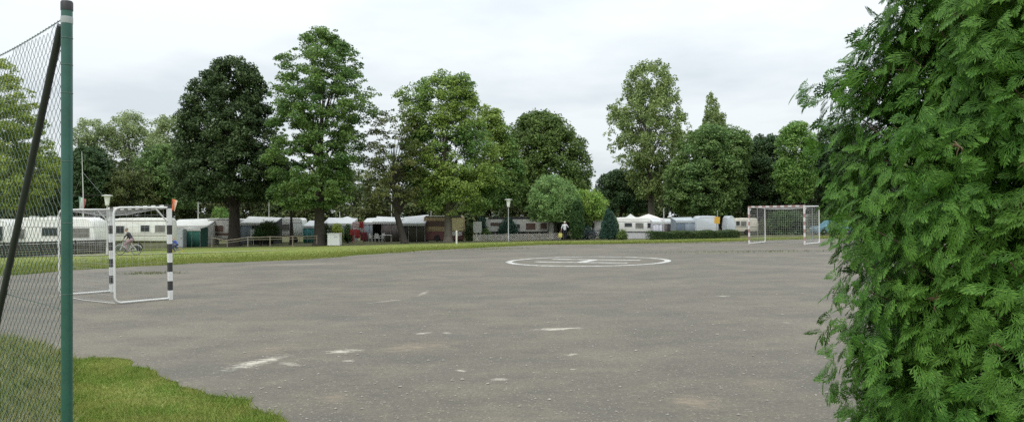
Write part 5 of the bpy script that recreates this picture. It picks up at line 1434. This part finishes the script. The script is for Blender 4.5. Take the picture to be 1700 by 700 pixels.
# walking person with a yellow bag
def walker():
    Y = YB(937.5, 398.3); loc = G3(937.5, Y)
    f = Vector((0, 1, 0))   # walks away from the camera
    b = [((-.085, 0, .93), (.085, 0, .93), .125, .125, 5), ((0, 0, .98), (0, .0, 1.2), .135, .14, 4), ((0, 0, 1.2), (0, .01, 1.36), .145, .15, 4), ((-.16, 0, 1.4), (.16, 0, 1.4), .075, .075, 4),
         ((0, 0, 1.42), (0, .01, 1.55), .055, .052, 0)]
    b += head_bones((0, .015, 1.62), (.5, 1, -.05))
    # left arm low with the bag, right arm raised to the head
    b += [((-.2, 0, 1.38), (-.29, .0, 1.1), .062, .048, 4), ((-.29, 0, 1.1), (-.33, .06, .87), .043, .03, 0)] + hand_bones((-.335, .065, .85), (-.05, .1, -1), (.1, 1, 0), (.6, .1, -.5))
    b += [((.2, 0, 1.38), (.33, .06, 1.2), .062, .048, 4), ((.33, .06, 1.2), (.2, .12, 1.44), .043, .03, 0)] + hand_bones((.195, .12, 1.45), (-.4, -.1, 1), (-.6, .6, 0), (-1, -.2, .1))
    for sg, fy, kz in ((-1, -.2, .1), (1, .16, .02)):
        kn = (sg * .1, .06 if sg < 0 else .12, .51); an = (sg * .1, fy, .1 + (.03 if sg < 0 else 0))
        b += [((sg * .09, 0, .9), kn, .1, .07, 5), (kn, (sg * .1, (kn[1] + an[1]) / 2 - .02, .32), .066, .062, 5), ((sg * .1, (kn[1] + an[1]) / 2 - .02, .32), an, .06, .045, 5),
              ((sg * .1, fy - .03, .045 + (.03 if sg < 0 else 0)), (sg * .11, fy + .15, .035), .042, .034, 6)]
    return figure(loc, 0, 'person in white shirt and dark trousers walking along the lattice fence', b, [SKIN, SKIN, EYE_M, LIP, paint('white_shirt', (.6, .6, .62), .8, .05, 5), paint('dark_trousers', (.022, .022, .035), .85, .2, 5), DARKC], ((0, -.005, 1.655), .1, paint('white_hair', (.62, .58, .5), .8, .1, 20), .15)), loc
o_, loc = walker()
r = empty('shopping_bag', loc + Vector((-.4, .08, .22)), 'yellow bag carried low by the walking person in white', 'bag')
m = MB(); m.prism([(-.17, .02), (.17, .02), (.19, .2), (.16, .42), (-.16, .42), (-.19, .2)], -.07, .07, .03); m.build('body', paint('bag_yellow', (.55, .5, .13), .7, .12, 5), r, smooth=True)
m = MB(); m.tube([(-.1, 0, .41), (-.05, 0, .56), (.06, 0, .62), (.1, 0, .41)], .01, 6); m.build('handle', paint('bag_yellow', (.55, .5, .13)), r)

# blue car beyond the red striped goal
def car(label, px, Y, body, L=3.9, rz=0.0):
    b = G3(px, Y); root = empty('car', b, label, 'car', None, rz); W = 1.66
    h = L / 2
    low = [(-h, .35), (-h + .05, .22), (h - .08, .22), (h, .4), (h - .05, .75), (h - .25, .88), (-h + .95, .9), (-h + .12, .78), (-h, .6)]
    m = MB(); m.prism(low, -W / 2, W / 2, .09); m.build('body', body, root, smooth=True)
    m = MB(); m.prism([(-h + .85, .86), (h - .3, .86), (h - .55, 1.38), (h - .8, 1.45), (-h + 1.75, 1.45), (-h + 1.5, 1.38)], -W / 2 + .06, W / 2 - .06, .1); m.build('cabin', body, root, smooth=True)
    for sy in (-1, 1):
        m = MB(); y = sy * (W / 2 - .055)
        m.prism([(-h + 1.2, .92), (-h + 2.05, .92), (-h + 2.05, 1.36), (-h + 1.68, 1.36)], min(y, y + sy * .012), max(y, y + sy * .012)); m.build('side_window', GLASSD, root)
        m = MB(); m.prism([(-h + 2.13, .92), (h - .55, .92), (h - .75, 1.36), (-h + 2.13, 1.36)], min(y, y + sy * .012), max(y, y + sy * .012)); m.build('side_window', GLASSD, root)
        for x in (-h + .72, h - .68):
            wb = MB(); wb.lathe([(.18, -.09), (.28, -.09), (.3, -.05), (.3, .05), (.28, .09), (.18, .09)], n=18); wb.v = [(v[0] + x, v[2] + sy * (W / 2 - .06), v[1] + .3) for v in wb.v]; w_ = wb.build('wheel', RUBBER, root, smooth=True)
            wb = MB(); wb.lathe([(.0, -.1), (.19, -.08), (.19, .08), (0, .1)], n=14); wb.v = [(v[0] + x, v[2] + sy * (W / 2 - .06), v[1] + .3) for v in wb.v]; wb.build('rim', STEEL, w_, smooth=True)
        m = MB(); m.box((-h + .02, sy * .58, .62), (.08, .3, .14), 0, .02); m.build('headlight', paint('headlamp', (.6, .6, .6), .1), root)
        m = MB(); m.box((h - .02, sy * .66, .68), (.06, .16, .22), 0, .02); m.build('tail_light', RED, root)
    return root
car('light blue small car parked behind the net of the red striped goal', 1380, 80, paint('car_blue', (.1, .2, .24), .3, .05), rz=R(6))
